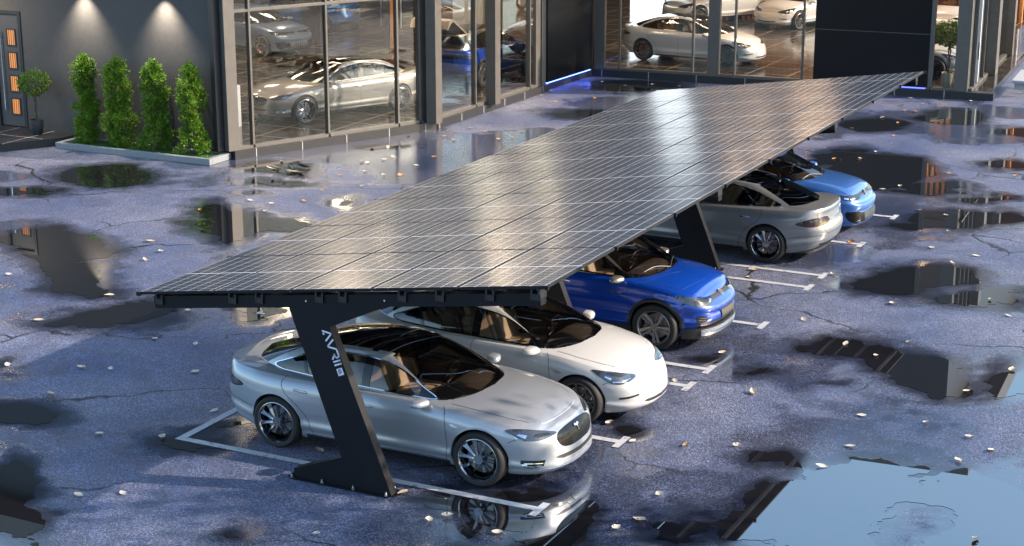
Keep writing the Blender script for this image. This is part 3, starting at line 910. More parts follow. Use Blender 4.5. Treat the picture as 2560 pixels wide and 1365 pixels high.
# ---------------------------------------------------------------- long silver fastback saloon
def fastback():
    S = dict(axf=1.48, axr=-1.48, Rt=.352, Rr=.272, tw=.245, track=1.70, Ra=.385, rim='turbine', rim_mat=M_RIM_DARK,
        plan=[(2.44, 0), (2.425, .26), (2.36, .52), (2.22, .73), (1.98, .87), (1.55, .945), (.6, .965), (-.6, .972), (-1.45, .968), (-1.95, .925), (-2.26, .83), (-2.45, .62), (-2.53, .32), (-2.55, 0)],
        zs=[(-2.6, 1.02), (-2.45, 1.035), (-2.1, 1.015), (-1.6, .99), (-1.0, .975), (0, .955), (.7, .94), (1.1, .915), (1.5, .872), (1.85, .815), (2.12, .755), (2.30, .715), (2.45, .70)],
        zb=[(-2.6, .33), (-2.2, .27), (-1.8, .2), (0, .185), (1.5, .19), (2.1, .185), (2.45, .175)],
        crown=[(-2.6, 0), (-2.4, .02), (-1.8, .05), (0, .06), (1.0, .085), (1.5, .105), (1.9, .10), (2.2, .07), (2.45, .03)],
        crown_pow=2.2,
        dF=[(0, .09), (.08, .03), (.18, .0), (.42, .012), (.60, .025), (.78, .05), (.90, .085), (1, .16)],
        dS=[(0, .095), (.08, .062), (.16, .05), (.205, .022), (.235, .020), (.33, .036), (.5, .016), (.70, .0), (.80, .0), (.86, .010), (.92, .034), (1, .085)],
        dR=[(0, .13), (.1, .06), (.25, .02), (.42, .0), (.5, .012), (.6, .05), (.86, .085), (.94, .07), (1, .085)],
        flare=.022, flare_r=1.5, flare_t=.52,
        g0=[(1.26, 0), (1.175, .42), (.93, .715), (.66, .785), (-.35, .80), (-1.05, .765), (-1.72, .66), (-2.02, .50), (-2.20, 0)],
        g1=[(.36, 0), (.31, .30), (.13, .525), (-.05, .565), (-.45, .585), (-.85, .565), (-1.12, .525), (-1.28, .42), (-1.40, 0)],
        z1=[(-1.42, 1.285), (-1.15, 1.335), (-.8, 1.375), (-.4, 1.394), (-.08, 1.384), (.12, 1.358), (.26, 1.322), (.4, 1.275)],
        rise=.045, gbulge=.018, tumble=.055, roof_s=.90, roof_mat=M_ROOFGLASS, header='roof', rv=(.05, .99), wv=(.05, .99), rear_glass=M_ROOFGLASS,
        dlo=[(.80, .975), (.62, 1.075), (.30, 1.225), (.02, 1.305), (-.35, 1.338), (-.80, 1.318), (-1.18, 1.235), (-1.50, 1.115), (-1.66, 1.045), (-1.60, 1.018), (-1.1, 1.0), (-.2, .985), (.5, .972)],
        doors=dict(front_door=[(1.02, .24), (1.04, .55), (1.0, .90), (.94, 1.05), (-.16, 1.05), (-.20, .9), (-.22, .24)],
                   rear_door=[(-.235, .24), (-.215, .9), (-.175, 1.05), (-1.30, 1.05), (-1.36, .92), (-1.30, .80), (-1.10, .62), (-.98, .45), (-.93, .24)]),
        hood=[(1.285, -.1), (1.285, .3), (1.12, .66), (1.0, .785), (1.4, .765), (1.8, .70), (2.02, .60), (2.14, .42), (2.17, .2), (2.18, -.1)],
        pillars_black=[],
        seams=dict(s1=[[(1.02, .25), (1.04, .55), (1.0, .88), (.97, .93)], [(-.225, .25), (-.21, .6), (-.2, .955)],
                       [(-.93, .25), (-1.0, .47), (-1.13, .64), (-1.32, .80), (-1.38, .92), (-1.34, .985)],
                       [(-1.88, .50), (-2.1, .54), (-2.3, .555), (-2.45, .56)], [(1.86, .62), (1.95, .665), (2.04, .70)]],
                   t1=[[(1.02, .765), (1.4, .755), (1.8, .695), (2.0, .60)]],
                   t2=[[(-1.62, .70), (-1.9, .69), (-2.2, .70), (-2.36, .68)]],
                   r1=[[(.62, .86), (.60, .74), (.57, .64), (.50, .585), (.3, .575), (0, .575)]]),
        handles=dict(front_door=(-.02, .80, .20), rear_door=(-.98, .835, .20)),
        mirror=(.70, .885, .965), mirror_mat=None, zfloor=.40, zbelt=.925, cab=(-1.75, .95), cabw=.70, dash=.86, zseat=.52, zu=.20,
        trim_mat=M_CHROME, trim_r=.010)
    hl = [(2.31, .44, 0.683), (2.24, .62, 0.638), (2.13, .76, 0.638), (2.03, .84, 0.663), (1.90, .90, 0.738), (1.84, .905, 0.783), (1.95, .84, 0.798), (2.10, .72, 0.773), (2.24, .55, 0.728)]
    hlk = [dict(name='lamp_reflector', mat=M_LAMP_REFL, poly=[(2.06, .82, 0.678), (1.97, .865, 0.723), (1.99, .85, 0.738), (2.07, .79, 0.713)]),
           dict(name='lamp_housing', mat=M_LAMP_DARK, poly=[(2.27, .52, 0.673), (2.17, .68, 0.663), (2.11, .73, 0.678), (2.14, .70, 0.713), (2.24, .56, 0.703)]),
           dict(name='running_light', mat=M_LAMP_REFL, poly=[(1.87, .90, 0.753), (1.98, .86, 0.678), (1.965, .87, 0.673), (1.855, .905, 0.768)])]
    S['plates'] = [
        dict(name='headlight', poly=hl, org=(2.1, .7, .65), d=CORN, mat=M_LAMP_LENS, both=True, kids=hlk, off=.005),
        dict(name='grille', poly=[(3.0, y, z) for y, z in smooth_poly([(-.475, .605), (-.44, .648), (-.28, .674), (0, .682), (.28, .674), (.44, .648), (.475, .605), (.435, .525), (.33, .478), (0, .46), (-.33, .478), (-.435, .525)], 4)], org=(3, 0, .5), d=FRONT, mat=M_GRILLE, off=.006, lip=.02),
        dict(name='lower_grille', poly=fp([(-.54, .385), (-.48, .402), (0, .385), (.48, .402), (.54, .385), (.42, .352), (0, .338), (-.42, .352)]), org=(3, 0, .4), d=FRONT, mat=M_BLACK),
        dict(name='bumper_trim', poly=fp([(-.70, .268), (0, .235), (.70, .268), (.70, .25), (0, .215), (-.70, .25)]), org=(3, 0, .3), d=FRONT, mat=M_CHROME, off=.006),
        dict(name='fog_lamp', poly=[(2.26, .66, .385), (2.14, .78, .39), (2.03, .86, .395), (2.02, .86, .36), (2.06, .84, .31), (2.14, .79, .29), (2.24, .68, .315)], org=(2.1, .75, .35), d=(-.62, -.78, 0), mat=M_LAMP_DARK, both=True,
             kids=[dict(name='lamp_reflector', mat=M_LAMP_REFL, poly=[(2.09, .82, .345), (2.03, .855, .345), (2.045, .85, .325), (2.09, .82, .325)]),
                   dict(name='chrome_bar', mat=M_CHROME, poly=[(2.24, .69, .352), (2.06, .84, .357), (2.06, .84, .349), (2.24, .69, .344)]),
                   dict(name='chrome_bar', mat=M_CHROME, poly=[(2.22, .70, .325), (2.07, .83, .322), (2.07, .83, .314), (2.22, .70, .317)])]),
        dict(name='taillight', poly=[(-2.52, .37, .80), (-2.50, .42, .875), (-2.40, .70, .895), (-2.22, .88, .86), (-2.02, .93, .79), (-2.03, .93, .772), (-2.25, .90, .745), (-2.42, .74, .74), (-2.50, .45, .765)], org=(-2.3, .75, .8), d=RCORN, mat=M_TAIL_DARK, both=True, off=.005,
             kids=[dict(name='reversing_lamp', mat=M_LAMP_LENS, poly=[(-2.46, .50, .855), (-2.38, .72, .862), (-2.26, .84, .845), (-2.28, .84, .815), (-2.40, .70, .825), (-2.47, .50, .825)]),
                   dict(name='tail_lens', mat=M_TAIL_RED, poly=[(-2.44, .66, .80), (-2.25, .87, .80), (-2.07, .925, .788), (-2.24, .89, .757), (-2.43, .70, .757)])]),
        dict(name='chrome_strip', poly=fp([(-.34, .815), (.34, .815), (.34, .795), (-.34, .795)], -3), org=(-3, 0, .6), d=REAR, mat=M_CHROME, off=.012),
        dict(name='diffuser', poly=fp([(-.62, .40), (.62, .40), (.52, .315), (-.52, .315)], -3), org=(-3, 0, .4), d=REAR, mat=M_BLACK, off=.008),
        dict(name='bumper_trim', poly=fp([(-.52, .335), (.52, .335), (.52, .315), (-.52, .315)], -3), org=(-3, 0, .4), d=REAR, mat=M_CHROME, off=.02),
        dict(name='side_badge', poly=sp([(1.22, .735), (1.10, .775), (1.06, .773), (1.12, .728), (1.16, .722)]), org=(1, 1, .7), d=SIDE, mat=M_CHROME, both=True, off=.008),
        dict(name='sill', poly=sp([(1.02, .275), (-1.02, .275), (-1.02, .262), (1.02, .262)]), org=(0, 1, .2), d=SIDE, mat=M_CHROME, both=True, off=.006, lip=.004),
        dict(name='rocker_panel', poly=sp([(1.06, .252), (-1.04, .252), (-1.04, .195), (1.06, .195)]), org=(0, 1, .2), d=SIDE, mat=M_BLACK, both=True, off=.006),
        dict(name='door_pillar', poly=sp([(-.15, .99), (-.15, 1.33), (-.27, 1.338), (-.27, .99)]), org=(0, 1, 1), d=SIDE, mat=M_GLOSSBLACK, both=True, off=.007),
        dict(name='door_pillar', poly=sp([(-1.08, 1.0), (-1.20, 1.235), (-1.24, 1.225), (-1.13, 1.0)]), org=(0, 1, 1), d=SIDE, mat=M_GLOSSBLACK, both=True, off=.007),
        dict(name='mirror_sail', poly=sp([(.82, .965), (.58, 1.085), (.56, .97)]), org=(0, 1, 1), d=SIDE, mat=M_GLOSSBLACK, both=True, off=.008),
        dict(name='roof_bar', poly=[(-.16, .56, 1.3), (-.16, -.56, 1.3), (-.24, -.56, 1.3), (-.24, .56, 1.3)], org=(0, 0, 2), d=(0, 0, -1), mat=M_GLOSSBLACK, off=.005),
    ]
    def extra(root, H, S, bm_):
        # maker's badge: a chevron on a stem at the nose, with a thin chrome arc
        H.patch('badge', fp([(-.062, .652), (-.03, .660), (0, .651), (.03, .660), (.062, .652), (.05, .640), (.013, .637), (0, .575), (-.013, .637), (-.05, .640)]), (3, 0, .6), FRONT, M_CHROME, root, off=.016, g=.03)
    S['extra'] = extra
    return S

def disc_badge(root, H, o, d, r):
    l, n = H.ray(o, d)
    n = Vector((n.x, 0, n.z * .5)).normalized()
    bm = bmesh.new(); b_cyl(bm, l - n * .02, l + n * .022, r, r * .97, 28); b = bm_obj('badge', bm, M_SATIN, root, smooth=True)
    bm = bmesh.new(); b_cyl(bm, l + n * .0215, l + n * .0245, r * .82, r * .80, 28); bm_obj('badge_face', bm, M_PLATE, b, smooth=True)

def wipers(root, H, S, mat=None):
    x0 = S['g0'][0][0]
    for ya, yb in ((.50, -.08), (-.06, -.58)):
        bm = bmesh.new(); pts = []
        for t in np.linspace(0, 1, 10):
            y = ya + (yb - ya) * t
            xx = x0 - .02 - .34 * (abs(y) / .7) ** 2 - .02 - .06 * math.sin(math.pi * t)
            l, n = H.ray((xx, y, 1.8), (0, 0, -1)); pts.append(l + n * .018)
        b_tube(bm, pts, .008, 6)
        bm_obj('wiper', bm, mat or M_BLACK, root, smooth=True)

# ---------------------------------------------------------------- smooth-nosed white saloon
def white_saloon():
    S = dict(axf=1.4375, axr=-1.4375, Rt=.338, Rr=.254, tw=.235, track=1.61, Ra=.366, rim='ten', rim_mat=principled('rim_charcoal', (.13, .12, .115), .3, .85),
        plan=[(2.285, 0), (2.265, .26), (2.19, .50), (2.05, .70), (1.82, .83), (1.45, .895), (.6, .912), (-.6, .92), (-1.4, .915), (-1.85, .875), (-2.14, .78), (-2.32, .58), (-2.39, .3), (-2.41, 0)],
        zs=[(-2.45, 1.05), (-2.3, 1.055), (-2.0, 1.03), (-1.5, .995), (-1.0, .98), (0, .955), (.7, .935), (1.1, .905), (1.45, .85), (1.75, .785), (2.0, .71), (2.15, .65), (2.3, .60)],
        zb=[(-2.45, .34), (-2.1, .27), (-1.7, .19), (0, .17), (1.4, .18), (2.0, .18), (2.3, .185)],
        crown=[(-2.45, 0), (-2.2, .03), (-1.7, .06), (0, .06), (1.0, .09), (1.4, .105), (1.8, .10), (2.1, .07), (2.3, .04)],
        crown_pow=2.2,
        dF=[(0, .10), (.07, .04), (.16, .005), (.3, .0), (.5, .012), (.7, .035), (.85, .085), (.93, .135), (1, .20)],
        dS=[(0, .09), (.08, .06), (.15, .05), (.20, .022), (.23, .020), (.32, .038), (.5, .016), (.70, .0), (.80, .0), (.86, .010), (.92, .032), (1, .08)],
        dR=[(0, .14), (.1, .06), (.25, .015), (.40, .0), (.5, .015), (.65, .055), (.86, .085), (.95, .05), (1, .06)],
        flare=.022, flare_r=1.4, flare_t=.5,
        g0=[(1.32, 0), (1.235, .41), (1.0, .685), (.72, .755), (-.3, .765), (-1.0, .735), (-1.62, .64), (-1.92, .48), (-2.08, 0)],
        g1=[(.34, 0), (.29, .28), (.12, .50), (-.06, .54), (-.42, .555), (-.80, .54), (-1.05, .50), (-1.20, .40), (-1.30, 0)],
        z1=[(-1.32, 1.31), (-1.05, 1.355), (-.7, 1.388), (-.35, 1.400), (-.05, 1.388), (.12, 1.360), (.24, 1.326), (.36, 1.278)],
        rise=.05, gbulge=.018, tumble=.055, roof_s=.90, roof_mat=M_ROOFGLASS, header='roof', rv=(.05, .99), wv=(.05, .99), rear_glass=M_ROOFGLASS,
        dlo=[(.86, .965), (.66, 1.07), (.34, 1.225), (.04, 1.31), (-.32, 1.342), (-.72, 1.325), (-1.10, 1.245), (-1.40, 1.14), (-1.58, 1.065), (-1.53, 1.03), (-1.05, 1.005), (-.2, .985), (.5, .968)],
        doors=dict(front_door=[(1.0, .24), (1.02, .55), (.98, .88), (.93, 1.05), (-.15, 1.05), (-.19, .9), (-.21, .24)],
                   rear_door=[(-.225, .24), (-.205, .9), (-.165, 1.05), (-1.22, 1.05), (-1.28, .92), (-1.22, .78), (-1.06, .62), (-.95, .45), (-.90, .24)]),
        hood=[(1.345, -.1), (1.345, .3), (1.18, .63), (1.06, .745), (1.4, .73), (1.7, .66), (1.90, .54), (2.02, .34), (2.06, .15), (2.06, -.1)],
        pillars_black=[],
        seams=dict(s1=[[(1.0, .25), (1.02, .55), (.98, .87), (.95, .92)], [(-.215, .25), (-.2, .6), (-.19, .95)],
                       [(-.90, .25), (-.97, .47), (-1.09, .64), (-1.24, .78), (-1.30, .92), (-1.26, .985)],
                       [(-1.8, .50), (-2.0, .54), (-2.2, .555), (-2.33, .56)], [(1.77, .60), (1.86, .64), (1.92, .66)]],
                   t1=[[(1.05, .73), (1.4, .725), (1.7, .655), (1.84, .58)]],
                   r1=[[(.56, .86), (.54, .74), (.52, .66), (.45, .60), (.3, .59), (0, .59)]]),
        handles=dict(front_door=(-.02, .80, .18), rear_door=(-.92, .83, .18)),
        mirror=(.76, .835, .95), zfloor=.38, zbelt=.92, cab=(-1.65, 1.0), cabw=.66, dash=.92, zseat=.50, zu=.19,
        trim_mat=M_GLOSSBLACK, trim_r=.011, handle_mat=P_WHITE)
    hl = [(2.10, .40, .668), (2.07, .52, .615), (1.99, .68, .585), (1.90, .77, .60), (1.78, .84, .675), (1.66, .86, .765), (1.63, .86, .80), (1.76, .78, .775), (1.92, .64, .735)]
    S['plates'] = [
        dict(name='headlight', poly=hl, org=(1.95, .65, .65), d=CORN, mat=M_LAMP_LENS, both=True, off=.005,
             kids=[dict(name='lamp_housing', mat=M_LAMP_DARK, poly=[(2.02, .50, .69), (1.95, .66, .675), (1.86, .74, .70), (1.78, .79, .745), (1.90, .66, .732)]),
                   dict(name='running_light', mat=M_LAMP_REFL, poly=[(2.05, .53, .632), (1.97, .68, .605), (1.88, .775, .62), (1.88, .775, .63), (1.97, .68, .615), (2.05, .53, .642)]),
                   dict(name='lamp_reflector', mat=M_LAMP_REFL, poly=[(1.86, .79, .655), (1.79, .825, .70), (1.80, .82, .72), (1.87, .77, .68)])]),
        dict(name='lower_grille', poly=fp([(-.44, .308), (-.38, .328), (0, .312), (.38, .328), (.44, .308), (.34, .288), (0, .272), (-.34, .288)]), org=(3, 0, .3), d=FRONT, mat=M_BLACK),
        dict(name='fog_lamp', poly=[(2.19, .52, .435), (2.10, .66, .42), (2.0, .76, .415), (2.0, .765, .385), (2.09, .68, .39), (2.18, .54, .41)], org=(2.1, .7, .4), d=(-.7, -.7, 0), mat=M_LAMP_DARK, both=True),
        dict(name='taillight', poly=[(-2.38, .40, .82), (-2.36, .42, .90), (-2.28, .62, .905), (-2.12, .80, .885), (-1.92, .87, .83), (-1.93, .875, .81), (-2.12, .83, .785), (-2.25, .70, .765), (-2.33, .52, .80)], org=(-2.2, .7, .85), d=RCORN, mat=M_TAIL_RED, both=True, off=.005,
             kids=[dict(name='tail_lens', mat=M_TAIL_DARK, poly=[(-2.25, .64, .87), (-2.12, .80, .855), (-2.02, .85, .83), (-2.12, .82, .81), (-2.24, .69, .80)])]),
        dict(name='number_plate', poly=fp([(-.27, .72), (.27, .72), (.27, .60), (-.27, .60)], -3), org=(-3, 0, .6), d=REAR, mat=M_PLATE, off=.008),
        dict(name='diffuser', poly=fp([(-.66, .42), (.66, .42), (.56, .33), (-.56, .33)], -3), org=(-3, 0, .4), d=REAR, mat=M_BLACK, off=.008),
        dict(name='side_badge', poly=sp([(1.20, .70), (1.07, .745), (1.03, .743), (1.10, .692), (1.14, .686)]), org=(1, 1, .7), d=SIDE, mat=M_SATIN, both=True, off=.008),
        dict(name='rocker_panel', poly=sp([(1.04, .235), (-1.0, .235), (-1.0, .18), (1.04, .18)]), org=(0, 1, .2), d=SIDE, mat=M_BLACK, both=True, off=.006),
        dict(name='door_pillar', poly=sp([(-.13, .985), (-.13, 1.333), (-.25, 1.342), (-.25, .985)]), org=(0, 1, 1), d=SIDE, mat=M_GLOSSBLACK, both=True, off=.007),
        dict(name='door_pillar', poly=sp([(-1.02, 1.0), (-1.12, 1.245), (-1.16, 1.235), (-1.07, 1.0)]), org=(0, 1, 1), d=SIDE, mat=M_GLOSSBLACK, both=True, off=.007),
        dict(name='mirror_sail', poly=sp([(.89, .955), (.64, 1.08), (.62, .96)]), org=(0, 1, 1), d=SIDE, mat=M_GLOSSBLACK, both=True, off=.008),
        dict(name='roof_bar', poly=[(-.14, .53, 1.3), (-.14, -.53, 1.3), (-.22, -.53, 1.3), (-.22, .53, 1.3)], org=(0, 0, 2), d=(0, 0, -1), mat=M_GLOSSBLACK, off=.005),
    ]
    return S

# ---------------------------------------------------------------- tall blue crossover
def crossover():
    S = dict(axf=1.383, axr=-1.383, Rt=.365, Rr=.268, tw=.245, track=1.61, Ra=.40, rim='blade', rim_mat=M_RIM_GREY,
        plan=[(2.25, 0), (2.235, .28), (2.17, .55), (2.03, .75), (1.80, .86), (1.45, .91), (.6, .918), (-.6, .922), (-1.4, .918), (-1.85, .89), (-2.12, .80), (-2.27, .58), (-2.32, .3), (-2.335, 0)],
        zs=[(-2.4, 1.13), (-2.1, 1.13), (-1.5, 1.10), (-.8, 1.07), (0, 1.05), (.7, 1.04), (1.1, 1.02), (1.45, .985), (1.75, .935), (2.0, .875), (2.15, .83), (2.3, .79)],
        zb=[(-2.4, .42), (-2.0, .36), (-1.82, .24), (-1.5, .22), (0, .21), (1.4, .22), (1.80, .25), (1.86, .35), (2.3, .355)],
        crown=[(-2.4, .0), (-1.7, .03), (0, .05), (1.0, .08), (1.4, .095), (1.8, .09), (2.05, .07), (2.3, .04)],
        crown_pow=2.4,
        dF=[(0, .13), (.08, .07), (.2, .02), (.36, .0), (.52, .02), (.62, .0), (.72, .012), (.82, .055), (.92, .10), (1, .17)],
        dS=[(0, .06), (.08, .05), (.17, .045), (.21, .022), (.25, .024), (.36, .046), (.5, .02), (.64, .0), (.72, .0), (.78, .014), (.88, .022), (.94, .036), (1, .085)],
        dR=[(0, .14), (.1, .07), (.25, .02), (.40, .0), (.5, .015), (.65, .05), (.86, .07), (.95, .06), (1, .07)],
        flare=.026, flare_r=1.2, flare_t=.5,
        g0=[(1.34, 0), (1.26, .43), (1.02, .70), (.74, .765), (-.3, .77), (-1.2, .76), (-1.95, .70), (-2.16, .56), (-2.26, 0)],
        g1=[(.42, 0), (.36, .30), (.18, .52), (0, .555), (-.5, .575), (-1.1, .565), (-1.58, .53), (-1.76, .42), (-1.84, 0)],
        z1=[(-1.86, 1.50), (-1.5, 1.545), (-1.0, 1.575), (-.4, 1.588), (0, 1.572), (.2, 1.545), (.45, 1.505)],
        rise=.045, gbulge=.02, tumble=.05, roof_s=.93, roof_mat=M_GLOSSBLACK, header='pillar', rv=(.12, .90), wv=(.06, .985),
        pillar_mat=P_SILVERPILLAR, rail='pillar',
        dlo=[(.90, 1.06), (.68, 1.18), (.36, 1.36), (.10, 1.455), (-.4, 1.50), (-1.0, 1.485), (-1.5, 1.41), (-1.80, 1.30), (-1.74, 1.19), (-1.4, 1.135), (-.4, 1.10), (.5, 1.065)],
        doors=dict(front_door=[(.94, .34), (.96, .60), (.92, .98), (.86, 1.15), (-.17, 1.15), (-.21, 1.0), (-.23, .34)],
                   rear_door=[(-.245, .34), (-.225, 1.0), (-.185, 1.15), (-1.20, 1.15), (-1.26, 1.0), (-1.18, .84), (-1.0, .65), (-.90, .48), (-.87, .34)]),
        hood=[(1.365, -.1), (1.365, .3), (1.2, .65), (1.08, .775), (1.4, .77), (1.75, .715), (1.98, .62), (2.08, .42), (2.11, .2), (2.12, -.1)],
        pillars_black=[],
        seams=dict(s1=[[(.94, .36), (.96, .60), (.92, .98), (.90, 1.02)], [(-.235, .36), (-.22, .6), (-.21, 1.05)],
                       [(-.87, .36), (-.92, .5), (-1.02, .66), (-1.2, .84), (-1.27, 1.0), (-1.24, 1.09)], [(1.78, .72), (1.83, .76), (1.90, .80)], [(1.55, .80), (1.57, .9), (1.58, .95)]],
                   t1=[[(1.1, .775), (1.4, .77), (1.75, .715), (1.98, .62), (2.08, .42), (2.115, .2), (2.12, 0)]]),
        handles=dict(front_door=(-.03, .92, .19), rear_door=(-1.0, .95, .19)),
        mirror=(.78, .845, 1.055), mirror_mat=P_SILVERPILLAR, zfloor=.45, zbelt=1.03, cab=(-2.0, 1.0), cabw=.67, dash=.96, zseat=.60, zu=.22,
        trim_mat=M_GLOSSBLACK, trim_r=.012, arch_mat=M_BLACK, clad=.055)
    hl = [(2.17, .34, .795), (2.15, .42, .735), (2.07, .58, .70), (1.96, .71, .71), (1.84, .80, .765), (1.74, .85, .835), (1.70, .86, .885), (1.72, .85, .90), (1.88, .79, .882), (2.05, .62, .845)]
    mesh_lines = []
    S['plates'] = [
        dict(name='headlight', poly=hl, org=(2.0, .65, .8), d=(-.75, -.6, -.25), mat=M_LAMP_LENS, both=True, off=.005,
             kids=[dict(name='lamp_housing', mat=M_LAMP_DARK, poly=[(2.11, .46, .80), (2.06, .56, .735), (1.98, .68, .745), (1.93, .72, .80), (2.0, .66, .845)]),
                   dict(name='lamp_reflector', mat=M_LAMP_REFL, poly=[(2.12, .45, .76), (2.10, .50, .74), (2.12, .47, .80), (2.14, .42, .80)])]),
        dict(name='light_bar', poly=fp([(-.36, .80), (0, .818), (.36, .80), (.36, .765), (0, .775), (-.36, .765)]), org=(3, 0, .8), d=FRONT, mat=M_PLATE, off=.005),
        dict(name='grille', poly=fp([(-.70, .47), (-.3, .455), (.3, .455), (.70, .47), (.66, .375), (.3, .365), (-.3, .365), (-.66, .375)]), org=(3, 0, .4), d=FRONT, mat=M_BLACK, off=.008),
        dict(name='air_intake', poly=[(2.14, .62, .56), (2.06, .72, .575), (2.02, .755, .54), (2.05, .74, .46), (2.10, .70, .40), (2.13, .66, .41)], org=(2.1, .7, .5), d=(-.75, -.66, 0), mat=M_BLACK, both=True, off=.006,
             kids=[dict(name='intake_slat', mat=M_SATIN, poly=[(2.14, .64, .50 + .035 * k), (2.05, .73, .515 + .035 * k), (2.05, .73, .509 + .035 * k), (2.14, .64, .493 + .035 * k)]) for k in (-2, -1, 0, 1)]),
        dict(name='number_plate', poly=fp([(-.26, .60), (.26, .60), (.26, .49), (-.26, .49)]), org=(3, 0, .5), d=FRONT, mat=M_PLATE, off=.02, lip=.03),
        dict(name='light_bar', poly=fp([(-.82, .985), (0, .975), (.82, .985), (.82, .91), (0, .885), (-.82, .91)], -3), org=(-3, 0, .9), d=REAR, mat=M_GLOSSBLACK, off=.006),
        dict(name='taillight', poly=[(-2.25, .42, .92), (-2.20, .60, .985), (-2.05, .80, .99), (-1.88, .87, .965), (-1.92, .87, .92), (-2.10, .80, .905), (-2.22, .6, .90)], org=(-2.1, .7, .95), d=RCORN, mat=M_TAIL_DARK, both=True, off=.009),
        dict(name='rear_bumper', poly=fp([(-.80, .56), (.80, .56), (.78, .43), (-.78, .43)], -3), org=(-3, 0, .4), d=REAR, mat=M_BLACK, off=.01),
        dict(name='number_plate', poly=fp([(-.26, .80), (.26, .80), (.26, .69), (-.26, .69)], -3), org=(-3, 0, .5), d=REAR, mat=M_PLATE, off=.01),
        dict(name='side_badge', poly=sp([(.86, .855), (.64, .872), (.63, .848), (.83, .838)]), org=(1, 1, .8), d=SIDE, mat=M_CHROME, both=True, off=.009),
        dict(name='rocker_panel', poly=sp([(1.0, .35), (.0, .335), (-1.0, .35), (-1.0, .225), (1.0, .225)]), org=(0, 1, .2), d=SIDE, mat=M_BLACK, both=True, off=.008),
        dict(name='door_pillar', poly=sp([(-.14, 1.09), (-.12, 1.49), (-.25, 1.50), (-.27, 1.09)]), org=(0, 1, 1), d=SIDE, mat=M_GLOSSBLACK, both=True, off=.007),
        dict(name='door_pillar', poly=sp([(-1.12, 1.12), (-1.20, 1.465), (-1.27, 1.455), (-1.20, 1.12)]), org=(0, 1, 1), d=SIDE, mat=M_GLOSSBLACK, both=True, off=.007),
        dict(name='mirror_sail', poly=sp([(.93, 1.05), (.66, 1.20), (.64, 1.06)]), org=(0, 1, 1), d=SIDE, mat=M_GLOSSBLACK, both=True, off=.008),
    ]
    def extra(root, H, S, b):
        disc_badge(root, H, (3, 0, .79), (-1, 0, 0), .062)
        disc_badge(root, H, (-3, 0, .935), (1, 0, 0), .058)
        for sx, nm in ((1, 'lower_bumper'), (-1, 'rear_bumper')):     # black valance below the painted bumper
            pts = [p for p in cr(S['plan'], 8) if sx * p[0] > 1.80]
            k = .985 if sx > 0 else .97
            if sx < 0: pts = pts[::-1]
            out = [(p[0] * k, p[1] * .97) for p in pts]
            ring = out + [(x, -y) for x, y in out[::-1][1:]] if abs(out[-1][1]) < 1e-3 else [(x, -y) for x, y in out[::-1]] + out[1:]
            bm = bmesh.new(); b_prism(bm, ring, 'z', .215, .37 if sx > 0 else .43)
            lb = bm_obj(nm, bm, M_BLACK, root)
            if sx > 0:
                bm = bmesh.new()
                lip = [(p[0] * 1.0, p[1] * .99) for p in cr(S['plan'], 8) if p[0] > 2.06]
                lip = lip[::-1] + [(x, -y) for x, y in lip[1:]]
                rows = [[bm.verts.new((x + dx, y, z)) for dx, z in ((-.01, .30), (.008, .295), (.004, .262), (-.02, .258))] for x, y in lip]
                for A_, B_ in zip(rows, rows[1:]):
                    for q in range(4): bm.faces.new((A_[q], A_[(q + 1) % 4], B_[(q + 1) % 4], B_[q]))
                bm_obj('bumper_trim', bm, M_SATIN, lb, smooth=True)
                bm = bmesh.new()                        # open mesh between lip and painted bumper
                for z in (.315, .335, .355): b_tube(bm, [(x + .006, y, z) for x, y in lip], .004, 4)
                for q in range(1, len(lip) - 1):
                    x, y = lip[q]; b_tube(bm, [(x + .006, y, .30), (x + .006, y, .37)], .003, 4)
                bm_obj('grille_mesh', bm, M_SATIN, lb)
        bm = bmesh.new()                                # honeycomb of the lower grille
        for k in range(6):
            z = .378 + k * .016
            w = .64 + .05 * k / 5
            H.ribbon_bm(bm, [(3, y, z) for y in np.linspace(-w, w, 20)], (-1, 0, 0), 0, .006, .012)
        for k in range(27):
            y = -.585 + k * .045
            H.ribbon_bm(bm, [(3, y + .02 * (t - .5), z) for t, z in ((0, .37), (.5, .415), (1, .458))], (-1, 0, 0), 0, .006, .0125)
        bm_obj('grille_mesh', bm, M_SATIN, root)
        wipers(root, H, S)
    S['extra'] = extra
    return S

